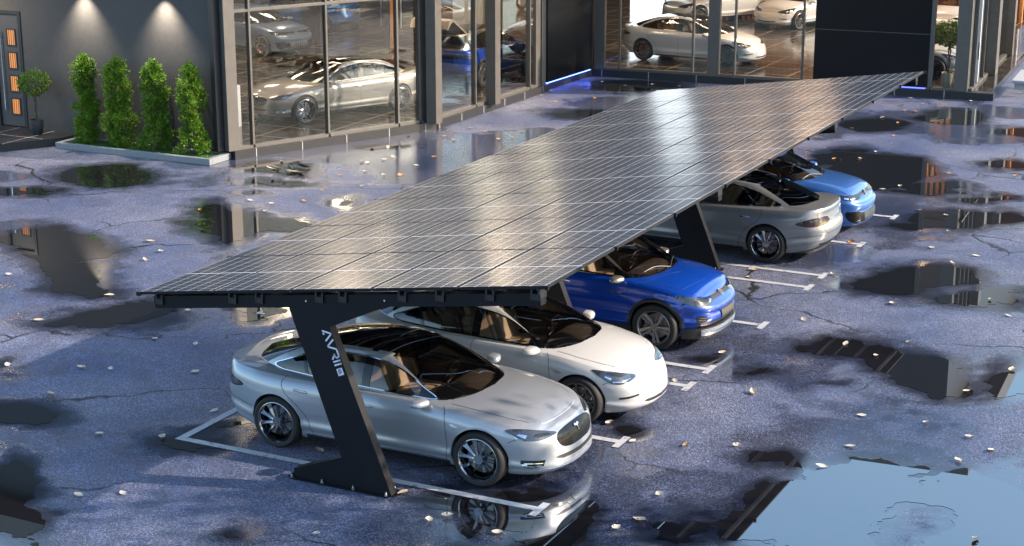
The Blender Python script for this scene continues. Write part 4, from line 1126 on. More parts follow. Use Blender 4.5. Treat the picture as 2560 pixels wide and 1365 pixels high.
# ---------------------------------------------------------------- compact hatchback
def hatchback():
    S = dict(axf=1.31, axr=-1.31, Rt=.325, Rr=.245, tw=.225, track=1.56, Ra=.355, rim='split', rim_mat=M_RIM_GREY,
        plan=[(2.14, 0), (2.125, .28), (2.06, .54), (1.94, .71), (1.72, .82), (1.38, .87), (.6, .882), (-.6, .888), (-1.3, .885), (-1.72, .85), (-1.98, .76), (-2.10, .56), (-2.14, .3), (-2.15, 0)],
        zs=[(-2.2, 1.02), (-1.9, 1.03), (-1.4, 1.005), (-.8, .985), (0, .965), (.7, .95), (1.1, .925), (1.4, .885), (1.7, .835), (1.95, .775), (2.1, .725), (2.2, .70)],
        zb=[(-2.2, .30), (-1.8, .24), (-1.3, .18), (0, .17), (1.3, .18), (2.0, .18), (2.2, .18)],
        crown=[(-2.2, 0), (-1.6, .03), (0, .05), (1.0, .075), (1.4, .085), (1.8, .075), (2.0, .055), (2.2, .03)],
        crown_pow=2.6,
        dF=[(0, .08), (.08, .03), (.2, .0), (.42, .01), (.5, .025), (.62, .0), (.74, .0), (.80, .05), (.88, .075), (1, .15)],
        dS=[(0, .06), (.08, .04), (.2, .03), (.34, .034), (.5, .014), (.7, .0), (.84, .005), (.93, .025), (1, .075)],
        dR=[(0, .1), (.1, .05), (.25, .01), (.40, .0), (.5, .015), (.65, .04), (.86, .05), (.95, .05), (1, .06)],
        flare=.02, flare_r=1.2, flare_t=.5,
        g0=[(1.16, 0), (1.07, .40), (.80, .66), (.55, .725), (-.3, .745), (-1.1, .735), (-1.75, .68), (-1.98, .54), (-2.07, 0)],
        g1=[(.30, 0), (.25, .29), (.08, .50), (-.08, .535), (-.5, .55), (-1.0, .54), (-1.42, .51), (-1.60, .40), (-1.68, 0)],
        z1=[(-1.7, 1.345), (-1.4, 1.375), (-.9, 1.405), (-.4, 1.412), (-.05, 1.40), (.1, 1.378), (.32, 1.34)],
        rise=.045, gbulge=.02, tumble=.05, roof_s=.93, header='pillar', rv=(.12, .88), wv=(.06, .985),
        dlo=[(.80, .975), (.60, 1.075), (.30, 1.225), (.05, 1.305), (-.4, 1.335), (-.95, 1.32), (-1.35, 1.25), (-1.58, 1.14), (-1.5, 1.06), (-1.2, 1.03), (-.4, 1.0), (.4, .98)],
        doors=dict(front_door=[(.84, .26), (.86, .55), (.84, .90), (.80, 1.06), (-.24, 1.06), (-.28, .9), (-.30, .26)],
                   rear_door=[(-.315, .26), (-.295, .9), (-.255, 1.06), (-1.15, 1.06), (-1.20, .92), (-1.12, .76), (-.96, .58), (-.88, .43), (-.85, .26)]),
        hood=[(1.18, -.1), (1.18, .3), (1.02, .64), (.94, .75), (1.35, .745), (1.7, .70), (1.88, .60), (1.97, .42), (2.0, .2), (2.0, -.1)],
        pillars_black=[],
        seams=dict(s1=[[(.84, .27), (.86, .55), (.84, .93)], [(-.305, .27), (-.29, .6), (-.28, .96)], [(-.85, .27), (-.9, .45), (-1.0, .6), (-1.14, .76), (-1.21, .92), (-1.18, 1.0)]],
                   t1=[[(1.0, .745), (1.35, .745), (1.7, .70), (1.88, .60), (1.97, .42), (2.0, .2), (2.0, 0)]]),
        handles=dict(front_door=(-.1, .84, .18), rear_door=(-.95, .87, .18)),
        mirror=(.64, .82, .985), zfloor=.40, zbelt=.935, cab=(-1.75, .9), cabw=.64, dash=.84, zseat=.52, zu=.18,
        trim_mat=M_GLOSSBLACK, trim_r=.010, handle_mat=None)
    S.pop('handle_mat')
    hl = [(2.01, .36, .765), (2.02, .40, .70), (1.95, .58, .675), (1.86, .69, .68), (1.72, .78, .72), (1.62, .82, .775), (1.62, .82, .80), (1.78, .75, .792), (1.92, .60, .785)]
    S['plates'] = [
        dict(name='headlight', poly=hl, org=(1.9, .6, .72), d=(-.75, -.6, -.25), mat=M_LAMP_DARK, both=True, off=.005,
             kids=[dict(name='lamp_reflector', mat=M_LAMP_REFL, poly=[(1.95, .56, .70), (1.90, .64, .695), (1.90, .64, .725), (1.95, .56, .73)]),
                   dict(name='lamp_reflector', mat=M_LAMP_REFL, poly=[(1.84, .70, .70), (1.76, .75, .715), (1.76, .75, .74), (1.84, .70, .73)])]),
        dict(name='light_bar', poly=fp([(-.36, .758), (0, .768), (.36, .758), (.36, .715), (0, .715), (-.36, .715)]), org=(3, 0, .8), d=FRONT, mat=M_BLACK, off=.005),
        dict(name='grille', poly=fp([(-.66, .46), (-.4, .43), (.4, .43), (.66, .46), (.60, .27), (.3, .235), (-.3, .235), (-.60, .27)]), org=(3, 0, .4), d=FRONT, mat=M_GRILLE, off=.006),
        dict(name='air_intake', poly=[(2.06, .52, .455), (1.94, .68, .47), (1.84, .76, .46), (1.87, .75, .34), (1.95, .68, .26), (2.05, .54, .25)], org=(1.95, .65, .4), d=(-.75, -.66, 0), mat=M_GRILLE, both=True, off=.008),
        dict(name='bumper_trim', poly=fp([(-.64, .235), (0, .205), (.64, .235), (.62, .21), (0, .18), (-.62, .21)]), org=(3, 0, .3), d=FRONT, mat=M_LAMP_REFL, off=.012),
        dict(name='taillight', poly=[(-2.10, .40, .90), (-2.06, .52, .965), (-1.92, .72, .975), (-1.72, .83, .955), (-1.76, .83, .89), (-1.95, .76, .87), (-2.06, .6, .87)], org=(-1.95, .7, .9), d=RCORN, mat=M_TAIL_RED, both=True, off=.005),
        dict(name='number_plate', poly=fp([(-.26, .78), (.26, .78), (.26, .67), (-.26, .67)], -3), org=(-3, 0, .6), d=REAR, mat=M_PLATE, off=.008),
        dict(name='rear_bumper', poly=fp([(-.74, .42), (.74, .42), (.66, .27), (-.66, .27)], -3), org=(-3, 0, .4), d=REAR, mat=M_BLACK, off=.008),
        dict(name='rocker_panel', poly=sp([(.92, .23), (-.92, .23), (-.92, .18), (.92, .18)]), org=(0, 1, .2), d=SIDE, mat=M_BLACK, both=True, off=.006),
        dict(name='door_pillar', poly=sp([(-.22, .99), (-.20, 1.33), (-.32, 1.335), (-.34, .99)]), org=(0, 1, 1), d=SIDE, mat=M_GLOSSBLACK, both=True, off=.007),
        dict(name='mirror_sail', poly=sp([(.83, .97), (.58, 1.09), (.56, .975)]), org=(0, 1, 1), d=SIDE, mat=M_GLOSSBLACK, both=True, off=.008),
    ]
    def extra(root, H, S, b):
        disc_badge(root, H, (3, 0, .735), (-1, 0, 0), .058)
        bm = bmesh.new()
        for k in range(5):
            z = .265 + k * .036; H.ribbon_bm(bm, [(3, y, z) for y in np.linspace(-.36, .36, 12)], (-1, 0, 0), 0, .008, .01)
        for k in range(9):
            y = -.36 + k * .09; H.ribbon_bm(bm, [(3, y, z) for z in (.25, .33, .42)], (-1, 0, 0), 0, .008, .0105)
        bm_obj('grille_mesh', bm, M_SATIN, root)
        wipers(root, H, S)
    S['extra'] = extra
    return S

# ================================================================ SOLAR CARPORT
M_STEEL = principled('anthracite_steel', (0.007, 0.008, 0.011), 0.45, 0.0, Specular_IOR_Level=0.2)
add_noise(M_STEEL, 6, .12, .06)
M_BOLT = principled('zinc_bolt', (0.6, 0.62, 0.64), 0.25, 1.0)
M_FRAME = principled('panel_frame', (0.012, 0.013, 0.016), 0.6, 0.0, Specular_IOR_Level=0.2)
M_LOGO = principled('logo_white', (0.62, 0.66, 0.80), 0.5)

def panel_material(w, l):
    m = principled('solar_cells', (0.02, 0.02, 0.025), 0.25, 0.0, Coat_Weight=0.35, Coat_Roughness=0.14)
    N, L, B = nodes(m)
    tc = N.new('ShaderNodeTexCoord')
    sx = N.new('ShaderNodeSeparateXYZ'); L.new(tc.outputs['Object'], sx.inputs[0])
    def math_(op, a, b=None, clamp=False):
        n = N.new('ShaderNodeMath'); n.operation = op; n.use_clamp = clamp
        for i, v in enumerate((a, b)):
            if v is None: continue
            if isinstance(v, (int, float)): n.inputs[i].default_value = v
            else: L.new(v, n.inputs[i])
        return n.outputs[0]
    def line(coord, pitch, half, off=0.0):
        """1 on a line of half width `half` repeated every `pitch`"""
        a = math_('ADD', coord, off + 100 * pitch)
        a = math_('MODULO', a, pitch)
        a = math_('SUBTRACT', a, pitch / 2)
        a = math_('ABSOLUTE', a)
        a = math_('SUBTRACT', pitch / 2, a)
        return math_('LESS_THAN', a, half)
    X, Y = sx.outputs['X'], sx.outputs['Y']
    cw = (w - .06) / 6
    lx = line(X, cw, .0048)
    ch = (l / 2 - .045) / 11
    ya = math_('SUBTRACT', math_('ABSOLUTE', Y), .012)
    ly = line(ya, ch, .0030)
    mid = math_('LESS_THAN', math_('ABSOLUTE', Y), .013)
    ex = math_('GREATER_THAN', math_('ABSOLUTE', X), w / 2 - .0165)
    ey = math_('GREATER_THAN', math_('ABSOLUTE', Y), l / 2 - .017)
    white = lx
    for q in (ly, mid): white = math_('MAXIMUM', white, q)
    bus = line(X, cw / 9, .0009)                       # fine wires in each cell
    nz = N.new('ShaderNodeTexNoise'); nz.inputs['Scale'].default_value = 2.2; nz.inputs['Detail'].default_value = 2
    L.new(tc.outputs['Object'], nz.inputs['Vector'])
    c0 = N.new('ShaderNodeMix'); c0.data_type = 'RGBA'; c0.inputs['A'].default_value = (.012, .017, .028, 1); c0.inputs['B'].default_value = (.020, .025, .036, 1)
    L.new(nz.outputs[0], c0.inputs['Factor'])
    c1 = N.new('ShaderNodeMix'); c1.data_type = 'RGBA'; c1.inputs['B'].default_value = (.08, .075, .07, 1)
    L.new(c0.outputs['Result'], c1.inputs['A']); L.new(math_('MULTIPLY', bus, .4), c1.inputs['Factor'])
    c2 = N.new('ShaderNodeMix'); c2.data_type = 'RGBA'; c2.inputs['B'].default_value = (.70, .71, .74, 1)
    L.new(c1.outputs['Result'], c2.inputs['A']); L.new(white, c2.inputs['Factor'])
    L.new(c2.outputs['Result'], B.inputs['Base Color'])
    return m

CP_Y0, CP_PITCH, CP_ROWS = -0.53, 1.944, 9
CP_XL, CP_XR, CP_ZL, CP_ZR = -5.445, 0.291, 2.137, 2.947
CP_SLOPE = math.atan2(CP_ZR - CP_ZL, CP_XR - CP_XL)
def cp_z(x):                                            # top surface of the panels
    return CP_ZL + (x - CP_XL) * math.tan(CP_SLOPE)

def build_carport():
    root = empty('solar_carport', (0, 0, 0), label='long black steel carport roofed with tilted solar panels over the parked cars', cat='carport')
    wtot = math.hypot(CP_XR - CP_XL, CP_ZR - CP_ZL)
    pw = wtot / 5
    w, l = pw - .032, CP_PITCH - .028
    mat = panel_material(w, l)
    bm = bmesh.new()
    # frame with a slightly sunk glass field
    b_box(bm, (-w / 2, -l / 2, -.036), (w / 2, l / 2, -.003), .002, 1)
    pf = bm_obj('solar_panel', bm, M_FRAME, None)
    bm = bmesh.new()
    b_box(bm, (-w / 2 + .010, -l / 2 + .010, -.0028), (w / 2 - .010, l / 2 - .010, .0))
    pg = bm_obj('cell_field', bm, mat, None)
    fd, gd = pf.data, pg.data
    bpy.data.objects.remove(pf); bpy.data.objects.remove(pg)
    for i in range(5):
        for j in range(CP_ROWS):
            d = (i + .5) * pw
            p = bpy.data.objects.new('solar_panel', fd)
            p.location = (CP_XL + d * math.cos(CP_SLOPE), CP_Y0 + (j + .5) * CP_PITCH, CP_ZL + d * math.sin(CP_SLOPE))
            p.rotation_euler = (R(random.uniform(-.03, .03)), -CP_SLOPE + R(random.uniform(-.03, .03)), 0)
            link(p, root)
            link(bpy.data.objects.new('cell_field', gd), p)
    # clips at the panel corners along the two long edges
    bm = bmesh.new(); b_box(bm, (-.022, -.018, -.045), (.022, .018, .004)); pc = bm_obj('panel_clip', bm, M_STEEL, None); cd = pc.data; bpy.data.objects.remove(pc)
    for j in range(CP_ROWS + 1):
        for d in (.006, wtot - .006):
            o = bpy.data.objects.new('panel_clip', cd); o.location = (CP_XL + d * math.cos(CP_SLOPE), CP_Y0 + j * CP_PITCH, CP_ZL + d * math.sin(CP_SLOPE)); link(o, root)
    # purlins along the carport
    y0, y1 = CP_Y0 + .03, CP_Y0 + CP_ROWS * CP_PITCH - .03
    px = [-5.15, -4.02, -3.62, -2.75, -2.42, -1.60, -1.10, -.45, .12]
    bxs = []
    for x in px:
        zt = cp_z(x) - .038
        box('purlin', (x - .03, y0 + .10, zt - .05), (x + .03, y1 - .10, zt), M_SATIN, root)
    # frames
    cy = [-.40, 5.38, 11.15, 16.78]
    for k, yc in enumerate(cy):
        fy0, fy1 = yc - .065, yc + .065
        post = [(-3.20, .02), (-3.20, .118), (-2.50, .385), (-3.18, 2.21), (-5.22, 1.935), (-5.24, 2.095), (-3.30, 2.358), (.19, 2.832), (.19, 2.688), (-1.78, 2.42), (-2.64, 2.045), (-1.97, .452), (-1.80, .02)]
        # post: foot and leaning leg
        leg = [(-3.215, .018), (-3.215, .125), (-2.515, .395), (-3.20, 2.196), (-3.19, 2.34), (-1.55, 2.56), (-1.80, 2.420), (-2.63, 2.045), (-1.985, .455), (-1.815, .018)]
        bm = bmesh.new(); b_prism(bm, leg, 'y', fy0, fy1)
        p = bm_obj('post', bm, M_STEEL, root)
        bm = bmesh.new()
        fp_ = [(-3.30, yc - .07), (-3.24, yc - .12), (-1.86, yc - .12), (-1.77, yc - .02), (-1.77, yc + .10), (-1.86, yc + .16), (-3.24, yc + .16), (-3.30, yc + .10)]
        b_prism(bm, fp_, 'z', .001, .018)
        bm_obj('foot_plate', bm, M_STEEL, p)
        for bx in (-3.235, -2.79, -2.34, -1.875):
            for sy in (-.095, .115):
                bm = bmesh.new()
                b_cyl(bm, (bx, yc + sy, .018), (bx, yc + sy, .045), .020, n=6)
                b_cyl(bm, (bx, yc + sy, .045), (bx, yc + sy, .072), .012, .010, n=10)
                bm_obj('anchor_bolt', bm, M_BOLT, p)
        bm = bmesh.new()
        bl = [(-5.235, 1.935), (-5.25, 2.095), (.17, 2.832), (.185, 2.688)]
        b_prism(bm, bl, 'y', fy0 - .004, fy1 + .004)
        b = bm_obj('beam', bm, M_STEEL, root)
        if k == 0:
            bm = bmesh.new()
            for bx in (-2.95, -2.45, -1.85, -1.62):
                zz = 2.095 + (bx + 5.25) * .136 - .075
                b_cyl(bm, (bx, fy0 - .012, zz), (bx, fy0, zz), .013, n=8)
            bm_obj('beam_bolt', bm, M_BOLT, b)
        for x in px:                                     # saddle brackets
            zt = cp_z(x) - .040
            bm = bmesh.new()
            for sx in (-.045, .045):
                b_box(bm, (x + sx - .012, fy0 - .03, zt - .135), (x + sx + .012, fy1 + .03, zt - .005))
            b_box(bm, (x - .057, fy0 - .028, zt - .135), (x + .057, fy0 - .006, zt - .062))
            bm_obj('bracket', bm, M_BLACK, b)
        if k == 0:
            logo(p, fy0)
    return root

def logo(post, fy):
    """AVRii SOL mark running down the leg"""
    ax = Vector((.655, 0, -1.63)).normalized()           # reading direction, down the leg
    up = Vector((ax.z * -1, 0, ax.x)); up = Vector((1.63, 0, .655)).normalized()
    org = Vector((-2.735, fy - .003, 1.985))
    h = .104
    st = {'A': [[(0, 0), (.45, .96), (.55, .96), (1.0, 0)], [(.22, .02), (.36, .02)]], 'V': [[(0, 1), (.45, .03), (.55, .03), (1.0, 1)]],
          'R': [[(.0, 1.0), (.62, 1.0), (.8, .85), (.8, .62), (.62, .46), (.35, .46)], [(.42, .46), (.85, 0)]]}
    bm = bmesh.new()
    def stroke(pts, x0, wd, sw=.11):
        P = [org + ax * (x0 + p[0] * wd) + up * (p[1] * h) for p in pts]
        for a, b in zip(P, P[1:]):
            t = (b - a).normalized(); c = t.cross(Vector((0, 1, 0))).normalized() * (sw * h / 2 * 1.15)
            a2, b2 = a - t * .004, b + t * .004
            q = [a2 + c, b2 + c, b2 - c, a2 - c]
            v = [bm.verts.new(k) for k in q] + [bm.verts.new(k + Vector((0, .004, 0))) for k in q]
            bm.faces.new(v[:4]); bm.faces.new(v[4:][::-1])
            for i in range(4): bm.faces.new((v[i], v[i + 4], v[(i + 1) % 4 + 4], v[(i + 1) % 4]))
    x = 0
    for ch, wd in (('A', .128), ('V', .120), ('R', .112)):
        for s_ in st[ch]: stroke(s_, x, wd, .17)
        x += wd + .012 if ch != 'R' else wd - .0
    for k in range(2):
        stroke([(0, 0), (0, .70)], x + .018, .1, .17); stroke([(0, .86), (0, .93)], x + .018, .1, .17)
        x += .043
    x += .024
    q = [org + ax * (x + a) + up * b for a, b in ((0, .0), (.09, .0), (.09, h * .8), (0, h * .8))]
    v = [bm.verts.new(k) for k in q] + [bm.verts.new(k + Vector((0, .004, 0))) for k in q]
    bm.faces.new(v[:4]); bm.faces.new(v[4:][::-1])
    for i in range(4): bm.faces.new((v[i], v[i + 4], v[(i + 1) % 4 + 4], v[(i + 1) % 4]))
    lg = bm_obj('logo', bm, M_LOGO, post)
    # dark SOL letters on the little tile, drawn as thin strokes
    bm = bmesh.new()
    org2 = org - Vector((0, .002, 0))
    L3 = {'S': [[(1, 1), (0, 1), (0, .5), (1, .5), (1, 0), (0, 0)]], 'O': [[(0, 0), (0, 1), (1, 1), (1, 0), (0, 0)]], 'L': [[(0, 1), (0, 0), (1, 0)]]}
    xx = x + .012
    for ch in 'SOL':
        for s_ in L3[ch]:
            P = [org2 + ax * (xx + p[0] * .015) + up * (.022 + p[1] * .038) for p in s_]
            for a, b in zip(P, P[1:]):
                t = (b - a).normalized(); c = t.cross(Vector((0, 1, 0))).normalized() * .003
                bm.faces.new([bm.verts.new(k) for k in (a - t * .003 + c, b + t * .003 + c, b + t * .003 - c, a - t * .003 - c)])
        xx += .024
    bm_obj('lettering', bm, M_STEEL, lg)

# ================================================================ SHOWROOM BUILDING
M_WALL = add_noise(principled('charcoal_render', (0.085, 0.081, 0.079), 0.75, 0.0, Specular_IOR_Level=0.25), 9, .10, .05)
M_ALU = add_noise(principled('grey_aluminium', (0.115, 0.107, 0.096), 0.45, 0.3), 5, .10, .05)
M_ALUDARK = principled('dark_aluminium', (0.035, 0.036, 0.04), 0.4, 0.3)
M_BLACKPANEL = principled('black_cladding', (0.006, 0.0065, 0.008), 0.25, 0.0, Specular_IOR_Level=0.22)
M_PANE = glass('shop_glass', (0.93, 0.95, 0.95), 0.0, 0.0, 0.5)
M_GRANITE = principled('black_granite', (0.024, 0.025, 0.028), 0.45, 0.0, Specular_IOR_Level=0.35)
add_noise(M_GRANITE, 90, .75, .08)
M_GROUT = principled('pale_grout', (0.42, 0.42, 0.42), 0.7)
M_CEIL = principled('ceiling_white', (0.20, 0.18, 0.16), 0.8)
M_BEIGE = principled('beige_wall', (0.16, 0.12, 0.085), 0.6)
M_WOOD = add_noise(principled('orange_wood', (0.50, 0.21, 0.06), 0.45), 14, .25)
M_DOOR = principled('door_grey', (0.06, 0.062, 0.068), 0.5)
M_LED = emit('blue_led', (0.08, 0.15, 1.0), 4.5)
M_WHITELIT = emit('white_lightbox', (0.90, 0.96, 1.0), 1.1)
M_CEILLAMP = emit('ceiling_lamp_warm', (1.0, 0.80, 0.55), 3.0)
M_AMBER = emit('amber_glow', (1.0, 0.36, 0.07), 0.28)

def tile_floor_mat():
    m = principled('dark_floor_tiles', (0.04, 0.03, 0.024), 0.10)
    N, L, B = nodes(m)
    tc = N.new('ShaderNodeTexCoord')
    mp = N.new('ShaderNodeMapping'); mp.inputs['Rotation'].default_value = (0, 0, R(4)); L.new(tc.outputs['Object'], mp.inputs[0])
    br = N.new('ShaderNodeTexBrick'); br.offset = 0; br.inputs['Scale'].default_value = 1.0
    br.inputs['Mortar Size'].default_value = .022; br.inputs['Brick Width'].default_value = 1.2; br.inputs['Row Height'].default_value = 1.2
    br.inputs['Color1'].default_value = (.036, .027, .022, 1); br.inputs['Color2'].default_value = (.048, .037, .030, 1); br.inputs['Mortar'].default_value = (.24, .19, .14, 1)
    L.new(mp.outputs[0], br.inputs['Vector'])
    nz = N.new('ShaderNodeTexNoise'); nz.inputs['Scale'].default_value = 1.6; nz.inputs['Detail'].default_value = 6; L.new(tc.outputs['Object'], nz.inputs['Vector'])
    mx = N.new('ShaderNodeMix'); mx.data_type = 'RGBA'; mx.blend_type = 'MULTIPLY'; mx.inputs['Factor'].default_value = .5
    L.new(br.outputs['Color'], mx.inputs['A']); L.new(nz.outputs[0], mx.inputs['B'])
    L.new(mx.outputs['Result'], B.inputs['Base Color'])
    mr = N.new('ShaderNodeMapRange'); mr.inputs['To Min'].default_value = .05; mr.inputs['To Max'].default_value = .22; L.new(nz.outputs[0], mr.inputs['Value']); L.new(mr.outputs[0], B.inputs['Roughness'])
    return m
M_TILE = tile_floor_mat()

class Seg:
    def __init__(s, p0, p1):
        s.p0 = Vector((p0[0], p0[1], 0)); s.p1 = Vector((p1[0], p1[1], 0))
        s.t = (s.p1 - s.p0); s.L = s.t.length; s.t.normalize()
        s.n = Vector((s.t.y, -s.t.x, 0))
    def P(s, a, d, z): return s.p0 + s.t * a + s.n * d + Vector((0, 0, z))
    def b(s, bm, a0, a1, d0, d1, z0, z1):
        q = [s.P(a, d, z) for z in (z0, z1) for a, d in ((a0, d0), (a1, d0), (a1, d1), (a0, d1))]
        v = [bm.verts.new(p) for p in q]
        for f in ((0, 3, 2, 1), (4, 5, 6, 7), (0, 1, 5, 4), (1, 2, 6, 5), (2, 3, 7, 6), (3, 0, 4, 7)):
            bm.faces.new([v[i] for i in f])
    def box(s, name, a0, a1, d0, d1, z0, z1, mat, parent):
        bm = bmesh.new(); s.b(bm, a0, a1, d0, d1, z0, z1)
        return bm_obj(name, bm, mat, parent)

A = Seg((-15.45, 15.40), (-13.13, 20.85))
B = Seg((-13.13, 20.85), (-13.12, 27.45))
C = Seg((-12.85, 30.85), (-1.62, 31.625))
Wl = Seg((-34.0, 15.62), (-15.62, 15.42))
D = Seg((-1.80, 31.70), (-2.6, 44.0))
FLOOR_Z, CEIL_Z, ROOF_Z = 0.2, 7.0, 11.0

def build_showroom():
    root = empty('showroom_building', (-13, 25, 0), label='dark grey car showroom with tall glass fronts behind the carport', cat='building')
    root.location = (0, 0, 0)
    # floor, ceiling, roof
    outline = [(-34, 15.7), (-15.55, 15.5), (-13.25, 20.9), (-13.22, 27.5), (-13.22, 30.95), (-12.9, 30.95), (-1.85, 31.72), (-2.7, 50), (-34, 50)]
    bm = bmesh.new(); b_prism(bm, outline, 'z', .05, FLOOR_Z); fl = bm_obj('floor', bm, M_TILE, root)
    bm = bmesh.new()
    def inside(x, y):
        return poly_dist(np.array([[x, y]]), outline)[0][0] < -.06
    def run(fix, horiz):
        st = None
        for q in np.arange(-35, 51, .15):
            x, y = (q, fix) if horiz else (fix, q)
            ok = inside(x, y)
            if ok and st is None: st = q
            if st is not None and (not ok or q > 50.7):
                a, b = st, q - .15
                if b - a > .3:
                    e = .011
                    P_ = [(a, fix - e), (b, fix - e), (b, fix + e), (a, fix + e)] if horiz else [(fix - e, a), (fix + e, a), (fix + e, b), (fix - e, b)]
                    bm.faces.new([bm.verts.new((u, v, FLOOR_Z + (.0022 if horiz else .0034))) for u, v in P_])
                st = None
    for g in np.arange(16.0, 50, 1.25): run(g, True)
    for g in np.arange(-33.5, -2, 1.25): run(g, False)
    bm_obj('floor_joint', bm, principled('floor_joint', (.34, .27, .20), .5), fl)
    roofo = [(-34.6, 14.9), (-15.2, 14.7), (-12.5, 20.5), (-12.45, 27.0), (-12.4, 30.0), (-0.9, 30.9), (-1.9, 50.5), (-34.6, 50.5)]
    bm = bmesh.new(); b_prism(bm, outline, 'z', CEIL_Z + .02, ROOF_Z - .72); bm_obj('upper_storey', bm, M_ALUDARK, root)
    bm = bmesh.new(); b_prism(bm, roofo, 'z', ROOF_Z - .70, ROOF_Z); bm_obj('roof', bm, M_ALU, root)
    for k in range(14):
        xx = -9.5 + k * .34
        box('soffit_light', (xx, 30.75, ROOF_Z - .74), (xx + .06, 31.4, ROOF_Z - .71), M_LED, root)
    bm = bmesh.new(); b_prism(bm, [(x, y) for x, y in outline], 'z', CEIL_Z - .02, CEIL_Z + .018); bm_obj('ceiling', bm, M_CEIL, root)
    # rear and far walls
    bm = bmesh.new()
    b_box(bm, (-34.2, 15.7, FLOOR_Z), (-34, 50, CEIL_Z - .03)); b_box(bm, (-34, 49.8, FLOOR_Z), (-2.8, 50, CEIL_Z - .03))
    bm_obj('wall', bm, M_BEIGE, root)
    # plain wall on the left, with door
    w = Wl
    dx0 = w.L - (-15.62 - -22.72); dx1 = w.L - (-15.62 - -21.80)
    bm = bmesh.new()
    w.b(bm, 0, dx0 - .03, -.2, 0, 0, CEIL_Z); w.b(bm, dx1 + .03, w.L, -.2, 0, 0, CEIL_Z); w.b(bm, dx0 - .03, dx1 + .03, -.2, 0, 3.12, CEIL_Z)
    bm_obj('wall', bm, M_WALL, root)
    fr = bmesh.new()
    w.b(fr, dx0 - .03, dx0 + .06, -.1, .025, FLOOR_Z, 3.12); w.b(fr, dx1 - .06, dx1 + .03, -.1, .025, FLOOR_Z, 3.12); w.b(fr, dx0 + .06, dx1 - .06, -.1, .025, 3.04, 3.12)
    bm_obj('door_frame', fr, M_ALUDARK, root)
    door = w.box('door', dx0 + .06, dx1 - .06, -.10, -.04, FLOOR_Z + .01, 3.03, M_DOOR, root)
    cxd = dx0 + .57
    for z in (2.45, 1.87, 1.29, .71):
        f = bmesh.new()
        for a0, a1, z0, z1 in ((cxd - .15, cxd - .115, z - .22, z + .22), (cxd + .115, cxd + .15, z - .22, z + .22), (cxd - .115, cxd + .115, z - .22, z - .185), (cxd - .115, cxd + .115, z + .185, z + .22)):
            w.b(f, a0, a1, -.045, -.022, z0, z1)
        wf = bm_obj('window', f, M_ALUDARK, door)
        w.box('window_pane', cxd - .114, cxd + .114, -.0395, -.034, z - .184, z + .184, M_AMBER, wf)
        g = bmesh.new()
        for k in range(3): w.b(g, cxd - .075 + .07 * k, cxd - .06 + .07 * k, -.0335, -.028, z - .18, z + .18)
        bm_obj('window_bar', g, M_ALUDARK, wf)
    bm = bmesh.new()
    b_cyl(bm, w.P(dx0 + .26, .02, .62), w.P(dx0 + .26, .02, 2.6), .018, n=12)
    for z in (.75, 2.45): b_cyl(bm, w.P(dx0 + .26, -.04, z), w.P(dx0 + .26, .02, z), .012, n=8)
    bm_obj('handle', bm, M_CHROME, door)
    # granite plinths with pale joints
    def plinth(seg, a0, a1, d0, d1, joints, z1=FLOOR_Z + .004):
        p = seg.box('plinth', a0, a1, d0, d1, 0.0, z1, M_GRANITE, root)
        bm = bmesh.new()
        for j in joints:
            seg.b(bm, j - .010, j + .010, d1 - .03, d1 + .004, .005, z1 + .003)
            seg.b(bm, j - .010, j + .010, d1 - .28, d1 - .03, z1 - .01, z1 + .003)
        bm_obj('joint', bm, M_GROUT, p)
    plinth(A, -.03, A.L + .03, -.3, .12, [.55, 1.85, 3.15, 4.45, 5.6])
    plinth(B, .04, B.L + .1, -.3, .12, [.15, 1.35, 2.6, 3.85, 5.1, 6.3])
    plinth(Wl, Wl.L - .8, Wl.L - .02, -.2, .10, [])
    plinth(C, -.25, C.L + .50, -.3, .10, [.1, 1.6, 3.1, 4.6, 6.1, 7.4, 9.0, 10.4])
    # glass fronts
    def front(seg, cols, mulls, panes, zt=CEIL_Z, transoms=(3.45,), wide=.05):
        for a0, a1, d0, d1 in cols: seg.box('column', a0, a1, d0, d1, FLOOR_Z + .006, CEIL_Z, M_ALU, root)
        for m in mulls: seg.box('mullion', m - wide / 2, m + wide / 2, -.10, .04, FLOOR_Z + .08, zt, M_ALU, root)
        for a0, a1 in panes:
            seg.box('sill', a0, a1, -.10, .05, FLOOR_Z + .006, FLOOR_Z + .08, M_ALU, root)
            for t in transoms: seg.box('transom', a0, a1, -.09, .035, t - .03, t + .03, M_ALU, root)
            seg.box('window_pane', a0 + .003, a1 - .003, -.03, -.02, FLOOR_Z + .082, zt - .01, M_PANE, root)
    front(A, [(-.16, .13, -.10, .07), (5.60, 5.78, -.12, .0)], [.55, 2.70, 4.82, 5.50], [(.131, .525), (.576, 2.674), (2.726, 4.794), (4.846, 5.474), (5.526, 5.599)])
    A.box('column', -.34, -.165, -.3, -.12, FLOOR_Z, CEIL_Z, M_ALUDARK, root)
    front(B, [(2.86, 3.16, .045, .34), (6.02, 6.32, -.15, .02)], [.10, 2.32, 3.62, 5.62], [(.126, 2.294), (2.346, 3.594), (3.646, 5.594), (5.646, 6.018)])
    box('column', (-13.10, 20.48, FLOOR_Z + .006), (-12.82, 20.80, CEIL_Z), M_ALU, root)
    B.box('dark_panel', 6.33, 6.60, -.2, .06, FLOOR_Z + .01, CEIL_Z, M_ALU, root)
    # black panel with light strip at its foot, from the end of B to C
    E_ = Seg((-13.12, 27.45), (-13.05, 30.85))
    for z0, z1 in ((.26, 2.3), (2.312, 4.6), (4.612, CEIL_Z)):
        E_.box('dark_panel', .02, E_.L - .35, -.15, .10, z0, z1, M_BLACKPANEL, root)
    E_.box('plinth', .0, E_.L - .2, -.3, -.02, 0, .2, M_GRANITE, root)
